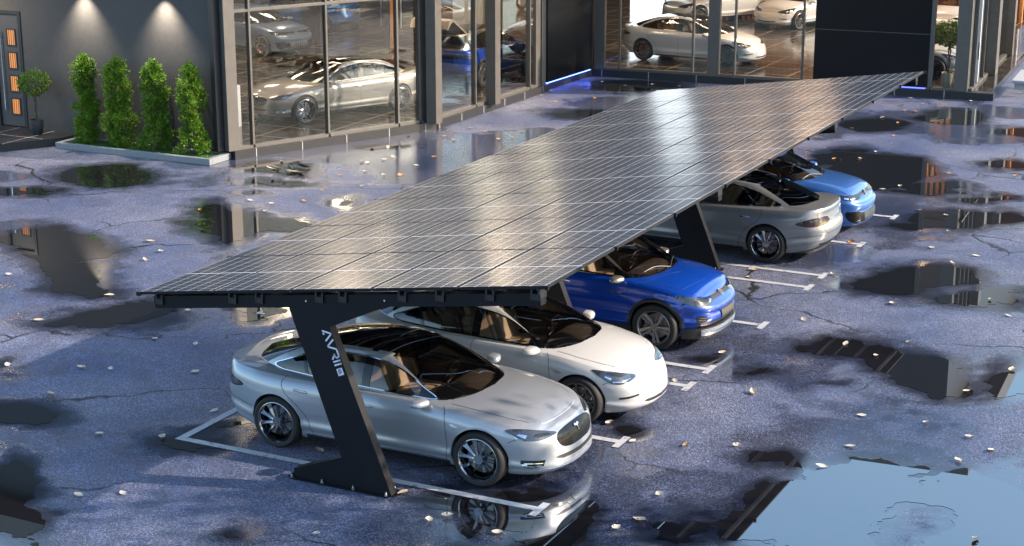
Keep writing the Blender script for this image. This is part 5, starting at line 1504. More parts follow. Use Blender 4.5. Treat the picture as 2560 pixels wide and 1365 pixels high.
    E_.box('led_strip', .05, E_.L - .4, .02, .075, .225, .25, M_LED, root)
    E_.box('column', E_.L - .34, E_.L + .1, -.25, -.02, 0, CEIL_Z, M_ALU, root)
    # right hand front
    front(C, [(-.16, .15, -.12, .06), (3.42, 3.76, -.12, .07), (10.64, 11.02, -.35, .06)], [.62, 2.94, 4.23, 6.26, 10.0],
          [(.151, .595), (.646, 2.914), (2.966, 3.419), (3.761, 4.204), (4.256, 6.234), (6.286, 6.60), (10.026, 10.639)], transoms=(3.6,))
    for z0, z1 in ((.26, 1.765), (1.785, 3.9), (3.912, CEIL_Z)):
        C.box('dark_panel', 6.62, 9.90, -.2, .08, z0, z1, M_BLACKPANEL, root)
    C.box('panel_joint', 6.64, 9.88, -.15, .070, 1.766, 1.784, M_ALU, root)
    C.box('frame', 9.905, 9.974, -.12, .05, FLOOR_Z + .01, CEIL_Z, M_ALU, root)
    C.box('led_strip', 6.7, 9.85, .0, .055, .222, .25, emit('dim_blue_led', (.1, .15, 1.0), 1.2), root)
    # side front facing right
    front(D, [(3.3, 3.9, -.3, .25), (7.6, 8.0, -.2, .2)], [.5, 1.4, 2.3], [(.02, .475), (.526, 1.374), (1.426, 2.274), (2.326, 3.299), (3.901, 7.599)], transoms=(3.6,))
    D.box('door_frame', .56, .66, -.06, .02, FLOOR_Z + .09, 3.0, principled('white_frame', (.8, .82, .84), .4), root)
    D.box('door_frame', 1.27, 1.36, -.06, .02, FLOOR_Z + .09, 3.0, principled('white_frame', (.8, .82, .84), .4), root)
    bm = bmesh.new(); b_cyl(bm, D.P(.8, .06, 1.0), D.P(.8, .06, 1.5), .02, n=8); bm_obj('handle', bm, M_ALUDARK, root)
    # tiled terrace beside it
    bm = bmesh.new(); b_prism(bm, [tuple(D.P(a, d, 0))[:2] for a, d in ((.02, -.05), (12, -.05), (12, .55), (.02, .55))], 'z', 0, FLOOR_Z - .002); bm_obj('terrace', bm, M_TILE, root)
    # glazed rear wall of the left hall
    G = Seg((-34, 32.0), (-19.0, 32.0))
    for a in (3.0, 9.6, 10.2, 12.9):
        G.box('column', a, a + (.55 if a in (9.6, ) else .16), -.1, .1, FLOOR_Z, CEIL_Z - .03, M_ALUDARK, root)
    for a0, a1 in ((3.17, 9.59), (10.37, 12.89), (13.07, 14.9)):
        G.box('window_pane', a0, a1, -.01, .0, FLOOR_Z, CEIL_Z - .03, M_PANE, root)
    G.box('door_frame', 13.07, 13.25, -.05, .05, FLOOR_Z, 3.2, M_WOOD, root)
    G.box('door_frame', 14.2, 14.3, -.05, .05, FLOOR_Z, 3.2, M_WOOD, root)
    for a in (12.75, 13.5):
        bm = bmesh.new(); b_cyl(bm, G.P(a, .07, .9), G.P(a, .07, 2.2), .025, n=10); bm_obj('handle', bm, M_SATIN, root)
    box('wall', (-19.0, 31.9, FLOOR_Z), (-13.3, 32.1, CEIL_Z - .03), M_BEIGE, root)
    box('display_wall', (-18.45, 31.75, FLOOR_Z), (-17.35, 31.88, 5.0), principled('display_white', (.55, .58, .60), .6), root)
    # vertical wooden slats
    bm = bmesh.new()
    for k in range(62):
        b_box(bm, (-17.0 + k * .22, 48.3, FLOOR_Z), (-17.0 + k * .22 + .11, 48.45, CEIL_Z - .05))
    bm_obj('wooden_slats', bm, M_WOOD, root)
    # ceiling lamps and their light, some added to brighten the blue crossovers
    lamps = [(-15.2, 25, 330), (-16, 29.5, 330), (-21, 20, 130), (-17, 20, 130), (-21, 26, 150), (-16, 26, 150), (-27, 24, 260), (-26, 28.5, 300), (-26, 35.5, 300), (-10.5, 34.5, 200), (-6, 34.5, 200), (-10, 40, 220), (-5.5, 40, 220), (-8, 46, 220)]
    for x, y, p in lamps:
        box('ceiling_lamp', (x - .5, y - .15, CEIL_Z - .10), (x + .5, y + .15, CEIL_Z - .03), M_CEILLAMP, root)
        ld = bpy.data.lights.new('lamp_light', 'AREA'); ld.energy = p * (.46 if x > -12 else .36); ld.size = 1.6; ld.color = (1.0, .62, .34) if x > -12 else (1.0, .74, .50)
        lo = bpy.data.objects.new('lamp_light', ld); lo.location = (x, y, CEIL_Z - .16); link(lo, root)
    # wall washers on the plain wall, porch lamp
    for x, sp_ in ((-19.68, 1), (-17.24, 1)):
        y = 15.62 - (x + 34) * (.2 / 18.38)
        bm = bmesh.new(); b_cyl(bm, (x, y - .30, 3.92), (x, y - .30, 4.16), .06, n=16); b_cyl(bm, (x, y - .30, 4.04), (x, y, 4.04), .025, n=8)
        bm_obj('wall_lamp', bm, M_ALUDARK, root, smooth=True)
        ld = bpy.data.lights.new('lamp_light', 'SPOT'); ld.energy = 230; ld.spot_size = R(84); ld.spot_blend = 1.0; ld.shadow_soft_size = .03; ld.color = (1.0, .86, .68)
        lo = bpy.data.objects.new('lamp_light', ld); lo.location = (x, y - .30, 3.91); lo.rotation_euler = (R(5), 0, 0); link(lo, root)
    ld = bpy.data.lights.new('lamp_light', 'AREA'); ld.energy = 40; ld.size = .4; ld.color = (1.0, .78, .52)
    lo = bpy.data.objects.new('lamp_light', ld); lo.location = (-23.0, 14.2, 4.0); lo.rotation_euler = (0, R(-12), 0); link(lo, root)
    box('porch_lamp', (-23.2, 14.0, 4.02), (-22.8, 14.4, 4.1), M_CEILLAMP, root)
    return root

def build_site_furniture():
    # raised tiled doorstep
    bm = bmesh.new()
    b_prism(bm, [(-34, 13.58), (-20.95, 13.56), (-20.15, 14.85), (-20.12, 15.44), (-34, 15.58)], 'z', 0.0, .2)
    st = bm_obj('doorstep', bm, M_GRANITE); tag(st, 'dark polished stone doorstep with chamfered corner under the grey door', 'doorstep')
    bm = bmesh.new()
    for x in (-23.2, -22.0, -20.9): b_box(bm, (x - .010, 13.60, .195), (x + .010, 15.44, .203))
    b_box(bm, (-30, 14.50, .195), (-20.45, 14.52, .2025))
    b_box(bm, (-22.01, 13.553, 0.01), (-21.99, 13.60, .2))
    bm_obj('joint', bm, M_GROUT, st)
    # planter bed
    pb = empty('planter_bed', (0, 0, 0), label='low pale concrete planter bed with grass under the four climbing shrubs', cat='planter')
    m = add_noise(principled('pale_concrete', (.21, .225, .24), .7), 30, .12)
    bm = bmesh.new()
    x0, x1, y0, y1 = -20.08, -15.50, 14.52, 15.38
    b_box(bm, (x0, y0, 0), (x1, y0 + .11, .15), .008, 1); b_box(bm, (x1 - .13, y0 + .111, 0), (x1, y1, .15), .008, 1); b_box(bm, (x0, y0 + .111, 0), (x0 + .13, y1, .15), .008, 1)
    b_box(bm, (x0 + .131, y1 - .10, 0), (x1 - .131, y1, .15), .008, 1)
    bm_obj('kerb', bm, m, pb)
    bm = bmesh.new()
    for k in range(1, 8): b_box(bm, (x0 + k * .6 - .004, y0 - .001, .002), (x0 + k * .6 + .004, y0 + .111, .1505))
    bm_obj('joint', bm, principled('joint_grey', (.3, .3, .31), .8), pb)
    box('soil', (x0 + .12, y0 + .12, 0), (x1 - .12, y1 - .09, .10), add_noise(principled('turf', (.035, .075, .012), .9), 60, .4), pb)
    # grass blades
    rng = np.random.default_rng(3)
    V, F = [], []
    for i in range(5200):
        x, y = rng.uniform(x0 + .13, x1 - .13), rng.uniform(y0 + .13, y1 - .1)
        a = rng.uniform(0, 6.28); h = rng.uniform(.025, .06); dx, dy = math.cos(a) * .006, math.sin(a) * .006
        lx, ly = rng.normal(0, .015, 2)
        k = len(V); V += [(x - dx, y - dy, .10), (x + dx, y + dy, .10), (x + lx, y + ly, .10 + h)]; F.append((k, k + 1, k + 2))
    g = mesh('grass', V, F, add_noise(principled('grass_blades', (.07, .16, .02), .6), 8, .3), None, False); tag(g, kind='stuff')
    # pedestal, lightbox, bench, balustrade
    o = box('display_pedestal', (-17.55, 17.62, .2), (-17.1, 18.07, 1.25), principled('pedestal_white', (.62, .6, .62), .5), None, .02, 2); tag(o, 'pale square display pedestal inside the corner window beside the champagne saloon', 'pedestal')
    lb = box('light_panel', (-18.0, 45.5, .2), (-16.62, 45.62, 6.8), M_WHITELIT); tag(lb, 'tall glowing white light panel inside the showroom behind the white saloon', 'light panel')
    # white bench on the terrace
    bn = empty('bench', (-0.62, 33.5, .198), R(94), 'low white slab bench on the terrace at the far right', 'bench')
    mw = principled('white_slab', (.36, .37, .39), .4)
    box('seat', (-1.1, -.25, .22), (1.1, .25, .30), mw, bn, .01, 1)
    for x in (-.8, .8): box('leg', (x - .06, -.2, 0), (x + .06, .2, .219), mw, bn)
    # glass balustrade
    gb = empty('glass_balustrade', (0, 0, 0), label='clear glass balustrade with steel post at the end of the terrace', cat='balustrade')
    D.box('glass_pane', 6.0, 9.2, .50, .515, .25, 1.25, M_PANE, gb)
    for a in (5.95, 9.22):
        bm = bmesh.new(); b_cyl(bm, D.P(a, .508, .197), D.P(a, .508, 1.3), .03, n=12); bm_obj('post', bm, M_CHROME, gb, smooth=True)

# ================================================================ GROUND, PUDDLES, LEAVES, PLANTS
def vnoise(X, Y, scale, seed):
    """smooth value noise in 0..1"""
    rng = np.random.default_rng(seed)
    T = rng.random((256, 256))
    x, y = X * scale, Y * scale
    xi, yi = np.floor(x).astype(int), np.floor(y).astype(int)
    fx, fy = x - xi, y - yi
    fx, fy = fx * fx * fx * (fx * (fx * 6 - 15) + 10), fy * fy * fy * (fy * (fy * 6 - 15) + 10)
    a, b, c, d = T[xi % 256, yi % 256], T[(xi + 1) % 256, yi % 256], T[xi % 256, (yi + 1) % 256], T[(xi + 1) % 256, (yi + 1) % 256]
    return (a * (1 - fx) + b * fx) * (1 - fy) + (c * (1 - fx) + d * fx) * fy

def fbm(X, Y, scale, seed, octv=5, gain=.55):
    s, amp, tot = 0, 1, 0
    for k in range(octv):
        s = s + amp * (vnoise(X + 37.3 * k, Y - 11.7 * k, scale * 2 ** k, seed + k) - .5); tot += amp; amp *= gain
    return s / tot * 2

def water_field(X, Y):
    """> 0 in a puddle, rising towards its middle"""
    X0, Y0 = X, Y
    X = X0 + .55 * fbm(X0, Y0, .55, 71, 4, .55) + .10 * fbm(X0, Y0, 4.0, 72, 3)
    Y = Y0 + .55 * fbm(X0, Y0, .55, 83, 4, .55) + .10 * fbm(X0, Y0, 4.0, 84, 3)
    f = np.full(X.shape, -2.0)
    def ell(e):
        cx, cy, ax, ay, bx, by = e
        det = ax * by - ay * bx
        u = ((X - cx) * by - (Y - cy) * bx) / det
        v = (-(X - cx) * ay + (Y - cy) * ax) / det
        r = np.sqrt(u * u + v * v)
        size = math.sqrt(abs(det))
        return (1 - r) * max(size, .25) / 1.0
    for e in PUDDLES: f = np.maximum(f, ell(e))
    for e in ISLANDS: f = np.minimum(f, -ell(e) * 1.0)
    f = np.clip(f, -1.2, .8)
    return f - .05 + .50 * fbm(X0, Y0, .8, 5, 7, .62) + .13 * fbm(X0, Y0, 5.0, 9, 4, .65)

def grid_lines():
    xs = np.r_[-1500, -400, -150, -70, np.arange(-34, 22.01, .085), 45, 90, 300, 1500]
    ys = np.r_[-900, -200, -60, -25, np.arange(-13, 34.01, .085), 50, 90, 300, 1800]
    return xs, ys

def asphalt_material():
    m = principled('wet_asphalt', (.07, .07, .085), .5)
    N, L, B = nodes(m)
    tc = N.new('ShaderNodeTexCoord'); V = tc.outputs['Object']
    def noise(scale, detail=4, rough=.55):
        n = N.new('ShaderNodeTexNoise'); n.inputs['Scale'].default_value = scale; n.inputs['Detail'].default_value = detail; n.inputs['Roughness'].default_value = rough
        L.new(V, n.inputs['Vector']); return n.outputs[0]
    def rng(v, a, b, c, d):
        r = N.new('ShaderNodeMapRange'); r.inputs['From Min'].default_value = a; r.inputs['From Max'].default_value = b; r.inputs['To Min'].default_value = c; r.inputs['To Max'].default_value = d
        L.new(v, r.inputs['Value']); return r.outputs[0]
    def mth(op, a, b):
        n = N.new('ShaderNodeMath'); n.operation = op
        for i, v in enumerate((a, b)):
            if isinstance(v, (int, float)): n.inputs[i].default_value = v
            else: L.new(v, n.inputs[i])
        return n.outputs[0]
    def mix(f, a, b, blend='MIX'):
        n = N.new('ShaderNodeMix'); n.data_type = 'RGBA'; n.blend_type = blend
        for k, v in (('Factor', f), ('A', a), ('B', b)):
            if isinstance(v, (int, float)): n.inputs[k].default_value = v
            elif isinstance(v, tuple): n.inputs[k].default_value = (*v, 1)
            else: L.new(v, n.inputs[k])
        return n.outputs['Result']
    at = N.new('ShaderNodeAttribute'); at.attribute_name = 'wet'
    wet = at.outputs['Fac']
    vor = N.new('ShaderNodeTexVoronoi'); vor.inputs['Scale'].default_value = 66; L.new(V, vor.inputs['Vector'])
    stone = N.new('ShaderNodeSeparateColor'); L.new(vor.outputs['Color'], stone.inputs[0])
    big = noise(.33, 5)
    mid = noise(2.4, 5)
    base = mix(rng(big, .35, .65, 0, 1), (.052, .076, .152), (.152, .162, .222))
    speck = mix(rng(stone.outputs[0], .55, 1.0, 0, 1), (.50, .50, .51), (2.6, 2.6, 2.65))
    base = mix(.75, base, speck, 'MULTIPLY')
    base = mix(rng(mid, .4, .7, 0, .35), base, (.05, .048, .055))
    # cracks: edges of warped large cells, kept only in places
    wn = N.new('ShaderNodeTexNoise'); wn.inputs['Scale'].default_value = 1.1; wn.inputs['Detail'].default_value = 7; L.new(V, wn.inputs['Vector'])
    wv = N.new('ShaderNodeVectorMath'); wv.operation = 'MULTIPLY_ADD'; L.new(wn.outputs['Color'], wv.inputs[0]); wv.inputs[1].default_value = (.9, .9, 0); L.new(V, wv.inputs[2])
    v2 = N.new('ShaderNodeTexVoronoi'); v2.feature = 'DISTANCE_TO_EDGE'; v2.inputs['Scale'].default_value = .30; L.new(wv.outputs[0], v2.inputs['Vector'])
    crack = mth('MULTIPLY', rng(v2.outputs['Distance'], .002, .009, 1, 0), rng(noise(.35, 2), .44, .54, 0, 1))
    crack = mth('MULTIPLY', crack, rng(wet, .5, .85, 1, 0))
    base = mix(crack, base, (.008, .008, .010))
    damp = mth('ADD', rng(wet, .0, .7, 1.0, .62), rng(wet, .7, 1.0, 0, -.40))
    base = mix(1.0, base, damp, 'MULTIPLY')
    L.new(base, B.inputs['Base Color'])
    rough = mth('ADD', mth('ADD', rng(wet, .0, .45, .56, .24), rng(wet, .45, 1.0, 0, -.19)), mth('MULTIPLY', rng(stone.outputs[1], 0, 1, -.05, .10), rng(wet, 0, .8, 1, 0)))
    L.new(rough, B.inputs['Roughness'])
    L.new(rng(wet, .45, 1, 1.5, 3.2), B.inputs['IOR'])
    bp = N.new('ShaderNodeBump'); bp.inputs['Distance'].default_value = .006
    L.new(rng(wet, .1, .7, .9, .03), bp.inputs['Strength'])
    hgt = mth('ADD', vor.outputs['Distance'], mth('MULTIPLY', crack, -2.0))
    L.new(hgt, bp.inputs['Height']); L.new(bp.outputs[0], B.inputs['Normal'])
    return m

def build_ground():
    xs, ys = grid_lines()
    X, Y = np.meshgrid(xs, ys, indexing='ij')
    f = water_field(X, Y)
    wet = np.clip((f + .85) / .85, 0, 1)
    wet = wet * wet * (3 - 2 * wet)
    b = np.clip((fbm(X, Y, .30, 21, 6, .6) - .02) / .22, 0, 1)
    wet = np.maximum(wet, .72 * b * b * (3 - 2 * b))
    far = (X < -34.5) | (X > 22.5) | (Y < -13.5) | (Y > 34.5)
    wet[far] = .2
    nx, ny = len(xs), len(ys)
    V = np.stack([X, Y, np.zeros_like(X)], -1).reshape(-1, 3)
    i = np.arange(nx * ny).reshape(nx, ny)
    F = np.stack([i[:-1, :-1], i[1:, :-1], i[1:, 1:], i[:-1, 1:]], -1).reshape(-1, 4)
    me = bpy.data.meshes.new('ground')
    me.vertices.add(len(V)); me.vertices.foreach_set('co', V.ravel())
    me.loops.add(F.size); me.loops.foreach_set('vertex_index', F.ravel().astype(np.int32))
    me.polygons.add(len(F)); me.polygons.foreach_set('loop_start', np.arange(0, F.size, 4, dtype=np.int32))
    me.update(calc_edges=True)
    a = me.attributes.new('wet', 'FLOAT', 'POINT'); a.data.foreach_set('value', wet.ravel().astype(np.float32))
    me.materials.append(asphalt_material())
    o = bpy.data.objects.new('ground', me); link(o); tag(o, kind='structure')
    return o

M_WATER = principled('puddle_water', (.010, .010, .012), .0, 0.0, IOR=3.8)

def build_puddles():
    h = .05
    xs, ys = np.arange(-34, 22, h), np.arange(-13, 33.5, h)
    X, Y = np.meshgrid(xs, ys, indexing='ij')
    f = water_field(X, Y)
    pos = f > 0
    c = pos[:-1, :-1].astype(int) + pos[1:, :-1] + pos[1:, 1:] + pos[:-1, 1:]
    cells = c > 0
    # connected groups of cells
    lab = np.zeros(cells.shape, int); n = 0
    todo = np.argwhere(cells)
    for a, b in todo:
        if lab[a, b]: continue
        n += 1; st = [(a, b)]; lab[a, b] = n
        while st:
            p, q = st.pop()
            for r, s in ((p + 1, q), (p - 1, q), (p, q + 1), (p, q - 1)):
                if 0 <= r < cells.shape[0] and 0 <= s < cells.shape[1] and cells[r, s] and not lab[r, s]:
                    lab[r, s] = n; st.append((r, s))
    made = []
    for k in range(1, n + 1):
        idx = np.argwhere(lab == k)
        if len(idx) < 14: continue
        V, F, key = [], [], {}
        def vert(p, kk):
            if kk not in key: key[kk] = len(V); V.append((p[0], p[1], .004))
            return key[kk]
        for a, b in idx:
            cs = [(a, b), (a + 1, b), (a + 1, b + 1), (a, b + 1)]
            poly = []
            for j in range(4):
                p, q = cs[j], cs[(j + 1) % 4]
                fp_, fq = f[p], f[q]
                if fp_ > 0: poly.append(vert((xs[p[0]], ys[p[1]]), p))
                if (fp_ > 0) != (fq > 0):
                    t = fp_ / (fp_ - fq)
                    kk = (min(p, q), max(p, q))
                    poly.append(vert((xs[p[0]] + t * (xs[q[0]] - xs[p[0]]), ys[p[1]] + t * (ys[q[1]] - ys[p[1]])), kk))
            if len(poly) >= 3: F.append(poly)
        o = mesh('puddle', V, F, M_WATER, None, False); tag(o, kind='structure')
        made.append(o)
    return made

# ---------------------------------------------------------------- bay markings
def build_markings():
    m = principled('line_paint', (.52, .53, .55), .6)
    N, L, Bn = nodes(m)
    tc = N.new('ShaderNodeTexCoord'); nz = N.new('ShaderNodeTexNoise'); nz.inputs['Scale'].default_value = 9; nz.inputs['Detail'].default_value = 8; nz.inputs['Roughness'].default_value = .7
    L.new(tc.outputs['Object'], nz.inputs['Vector'])
    r = N.new('ShaderNodeValToRGB'); r.color_ramp.elements[0].position = .34; r.color_ramp.elements[0].color = (.13, .13, .15, 1); r.color_ramp.elements[1].position = .46; r.color_ramp.elements[1].color = (.42, .43, .45, 1)
    L.new(nz.outputs[0], r.inputs[0]); L.new(r.outputs[0], Bn.inputs['Base Color'])
    w, g = 2.481, .845
    ysl = [0, w, 2 * w, 2 * w + g, 3 * w + g, 4 * w + g, 4 * w + 2 * g, 5 * w + 2 * g, 6 * w + 2 * g]
    lab = ['nearest the camera', 'between the silver and white saloons', 'beside the white saloon', 'beside the blue crossover', 'beyond the blue crossover', 'at the empty bay', 'beside the grey fastback', 'between the fastback and the hatchback', 'beyond the light blue hatchback']
    for y, t in zip(ysl, lab):
        bm = bmesh.new()
        V = [(-5.37, y - .06), (-.10, y - .06), (-.10, y - .21), (.10 - .1, y - .21), (.10 - .1, y + .21), (-.10, y + .21), (-.10, y + .06), (-5.37, y + .06)]
        vs = [bm.verts.new((x, yy, .008)) for x, yy in V]
        bm.faces.new(vs)
        o = bm_obj('bay_line', bm, m); tag(o, kind='structure')
    bm = bmesh.new()
    for y0, y1 in ((.0601, 2 * w - .0601), (2 * w + g + .0601, 4 * w + g - .0601), (4 * w + 2 * g + .0601, 6 * w + 2 * g - .0601)):
        bm.faces.new([bm.verts.new(p) for p in ((-5.37, y0, .008), (-5.25, y0, .008), (-5.25, y1, .008), (-5.37, y1, .008))])
    o = bm_obj('bay_line', bm, m); tag(o, kind='structure')

# ---------------------------------------------------------------- fallen leaves
def build_leaves():
    cols = [(.60, .52, .40), (.58, .44, .29), (.50, .24, .07), (.60, .50, .38)]
    mats = []
    for k, c in enumerate(cols):
        m = principled('dry_leaf_%d' % k, c, .65); add_noise(m, 30, .3); mats.append(m)
    rng = np.random.default_rng(11)
    protos = []
    for k in range(8):
        V, F = [], []
        nL, nW = 9, 5
        curl = rng.uniform(.10, .45); tw = rng.uniform(-.5, .5); L_ = rng.uniform(.085, .115); wd = rng.uniform(.028, .040)
        for i in range(nL):
            t = i / (nL - 1)
            w = wd * math.sin(math.pi * min(max(t, .03), .985)) ** .75 * (1.15 - .35 * t)
            for j in range(nW):
                s = j / (nW - 1) * 2 - 1
                jag = 1 + rng.uniform(-.07, .07) * (abs(s) > .9)
                x = (t - .5) * L_; y = s * w * jag
                z = .012 + curl * (abs(s) ** 1.6) * w * 1.1 + .03 * curl * (2 * t - 1) ** 2 + tw * s * w * (t - .5)
                V.append((x, y, z))
        hole = (rng.integers(2, nL - 3), rng.integers(0, nW - 1)) if k % 2 else None
        for i in range(nL - 1):
            for j in range(nW - 1):
                if hole and (i, j) == hole: continue
                a = i * nW + j; F.append((a, a + nW, a + nW + 1, a + 1))
        V = np.array(V); V[:, 2] -= V[:, 2].min() - .006
        k0 = len(V); st = [(-L_ / 2 - .02, -.0012, .010), (-L_ / 2 + .004, -.0012, .012), (-L_ / 2 + .004, .0012, .012), (-L_ / 2 - .02, .0012, .010)]
        V = np.r_[V, st]; F.append((k0, k0 + 1, k0 + 2, k0 + 3))
        me = bpy.data.meshes.new('fallen_leaf'); me.from_pydata([tuple(v) for v in V], [], F); me.materials.append(mats[k % 4])
        me.polygons.foreach_set('use_smooth', [True] * len(F)); me.update()
        protos.append(me)
    words = ['pale tan', 'light brown', 'orange brown', 'bleached beige']
    pick = np.random.default_rng(5)
    for (x, y) in LEAVES:
        k = int(pick.integers(0, 8))
        if y < 10 and k % 4 == 2 and pick.random() < .75: k = (k + 1) % 8
        if y > 20 and pick.random() < .5: k = 2 if pick.random() < .5 else 6
        o = bpy.data.objects.new('fallen_leaf', protos[k]); o.location = (x, y, .004)
        s = 1.3 + pick.random() * .4
        o.scale = (s, s, s); o.rotation_euler = (R(pick.normal(0, 7)), R(pick.normal(0, 7)), pick.uniform(0, 6.28))
        o.location.z = .012
        link(o); tag(o, 'dry curled %s leaf fallen on the wet asphalt' % words[k % 4], 'leaf', 'fallen leaves on the wet asphalt, %s ones' % words[k % 4])

# ---------------------------------------------------------------- plants
def leaf_material(name, col, var=.35):
    m = principled(name, col, .55)
    N, L, Bn = nodes(m)
    g = N.new('ShaderNodeNewGeometry')
    mr = N.new('ShaderNodeMapRange'); mr.inputs['To Min'].default_value = 1 - var; mr.inputs['To Max'].default_value = 1 + var
    L.new(g.outputs['Random Per Island'], mr.inputs['Value'])
    mx = N.new('ShaderNodeMix'); mx.data_type = 'RGBA'; mx.blend_type = 'MULTIPLY'; mx.inputs['Factor'].default_value = 1; mx.inputs['A'].default_value = (*col, 1)
    L.new(mr.outputs[0], mx.inputs['B'])
    hs = N.new('ShaderNodeHueSaturation'); m2 = N.new('ShaderNodeMapRange'); m2.inputs['To Min'].default_value = .47; m2.inputs['To Max'].default_value = .53
    L.new(g.outputs['Random Per Island'], m2.inputs['Value']); L.new(m2.outputs[0], hs.inputs['Hue']); L.new(mx.outputs['Result'], hs.inputs['Color'])
    L.new(hs.outputs[0], Bn.inputs['Base Color'])
    tr = N.new('ShaderNodeBsdfTranslucent'); L.new(hs.outputs[0], tr.inputs['Color'])
    ms = N.new('ShaderNodeMixShader'); ms.inputs[0].default_value = .35
    out = N['Material Output']; L.new(Bn.outputs[0], ms.inputs[1]); L.new(tr.outputs[0], ms.inputs[2]); L.new(ms.outputs[0], out.inputs['Surface'])
    return m

def leaves_mesh(name, centers, dirs, size, rng, mat, parent, per=5, spread=.05, aspect=.45):
    """sprays of pointed leaf blades round the given centres"""
    V, F = [], []
    for c, d in zip(centers, dirs):
        for k in range(per):
            p = c + rng.normal(0, spread, 3)
            a = d + rng.normal(0, .65, 3); a /= np.linalg.norm(a) + 1e-9
            b = np.cross(a, rng.normal(0, 1, 3)); b /= np.linalg.norm(b) + 1e-9
            s = size * rng.uniform(.6, 1.3)
            n0 = len(V)
            nrm = np.cross(a, b)
            V += [p, p + a * s * .5 + b * s * aspect * .5 + nrm * s * .06, p + a * s, p + a * s * .5 - b * s * aspect * .5 + nrm * s * .06]
            F.append((n0, n0 + 1, n0 + 2, n0 + 3))
    return mesh(name, V, F, mat, parent, False)

def build_shrub(x, y, seed, label):
    rng = np.random.default_rng(seed)
    root = empty('columnar_shrub', (x, y, .10), label=label, cat='shrub', group='climbing shrubs along the dark wall')
    bm = bmesh.new()
    for k in range(4):
        a = k * 1.57 + .4
        pts = [(.05 * math.cos(a), .05 * math.sin(a), 0)]
        for t in np.linspace(.15, 1, 7): pts.append((.16 * math.cos(a + t) * (1 - .6 * t) + rng.normal(0, .02), .10 * math.sin(a + t) * (1 - .5 * t), 2.0 * t))
        b_tube(bm, pts, [.016 * (1 - .75 * i / 7) for i in range(8)], 6)
    bm_obj('stem', bm, principled('stem_brown', (.10, .07, .045), .8), root, smooth=True)
    # clumps stacked up the column, ragged outline with gaps
    C_, D_ = [], []
    nclump = 84
    for i in range(nclump):
        z = .10 + 1.92 * (i + rng.uniform(0, 1)) / nclump
        rad = (.37 - .12 * z / 2.0) * (1 - .55 * max(0, (z - 1.75) / .3)) * (1 + .22 * math.sin(z * 5.5 + seed))
        a = rng.uniform(0, 6.28)
        rr = rad * rng.uniform(.45, 1.0)
        cc = np.array([rr * math.cos(a), rr * math.sin(a) * .8, z])
        sz = rng.uniform(.08, .14)
        for k in range(26):
            o = rng.normal(0, 1, 3); o /= np.linalg.norm(o)
            C_.append(cc + o * sz * rng.uniform(.4, 1.1) * (1, 1, .9)); D_.append(o * .8 + np.array([math.cos(a) * .6, math.sin(a) * .6, .35]))
    for k in range(40): C_.append(np.array([rng.normal(0, .05), rng.normal(0, .04), 2.0 + rng.uniform(0, .16)])); D_.append(np.array([0, 0, 1.0]))
    leaves_mesh('foliage', C_, D_, .062, rng, leaf_material('shrub_leaf', (.135, .245, .018), .5), root, per=6, spread=.022, aspect=.42)
    return root

def build_ball_tree(x, y, z, label, sc=1.0, seed=4, pot=(.03, .032, .036)):
    rng = np.random.default_rng(seed)
    root = empty('potted_tree', (x, y, z), label=label, cat='potted tree')
    root.scale = (sc, sc, sc)
    bm = bmesh.new()
    lathe_bm2 = [(.0, .0), (.10, .0), (.125, .02), (.155, .16), (.165, .30), (.160, .38), (.148, .38), (.14, .34), (.0, .34)]
    rings = []
    for r, zz in lathe_bm2:
        rings.append([bm.verts.new((r * math.cos(2 * math.pi * k / 28), r * math.sin(2 * math.pi * k / 28), zz)) for k in range(28)])
    for P, Q in zip(rings, rings[1:]):
        for k in range(28): bm.faces.new((P[k], P[(k + 1) % 28], Q[(k + 1) % 28], Q[k]))
    bmesh.ops.remove_doubles(bm, verts=bm.verts[:], dist=1e-5)
    bm_obj('pot', bm, principled('pot_%g' % pot[0], pot, .45), root, smooth=True)
    bm = bmesh.new()
    for ph in (0, math.pi):
        pts = [(.022 * math.cos(t * 9 + ph), .022 * math.sin(t * 9 + ph), .33 + .75 * t) for t in np.linspace(0, 1, 22)]
        b_tube(bm, pts, .016, 8)
    for k in range(7):
        a = k * .9; b_tube(bm, [(0, 0, 1.02), (.1 * math.cos(a), .1 * math.sin(a), 1.18), (.22 * math.cos(a), .22 * math.sin(a), 1.25 + .06 * (k % 3))], [.014, .01, .005], 6)
    bm_obj('trunk', bm, principled('trunk_brown', (.09, .06, .04), .8), root, smooth=True)
    C_, D_ = [], []
    for k in range(330):
        o = rng.normal(0, 1, 3); o /= np.linalg.norm(o)
        r = .34 * rng.uniform(.55, 1.0) ** .5 * (1 + .10 * math.sin(o[0] * 7) * math.cos(o[1] * 6))
        C_.append(np.array([0, 0, 1.30]) + o * r * (1.08, 1.08, .84)); D_.append(o + np.array([0, 0, .2]))
    leaves_mesh('crown', C_, D_, .06, rng, leaf_material('box_leaf', (.11, .19, .025), .5), root, per=7, spread=.03, aspect=.5)
    return root

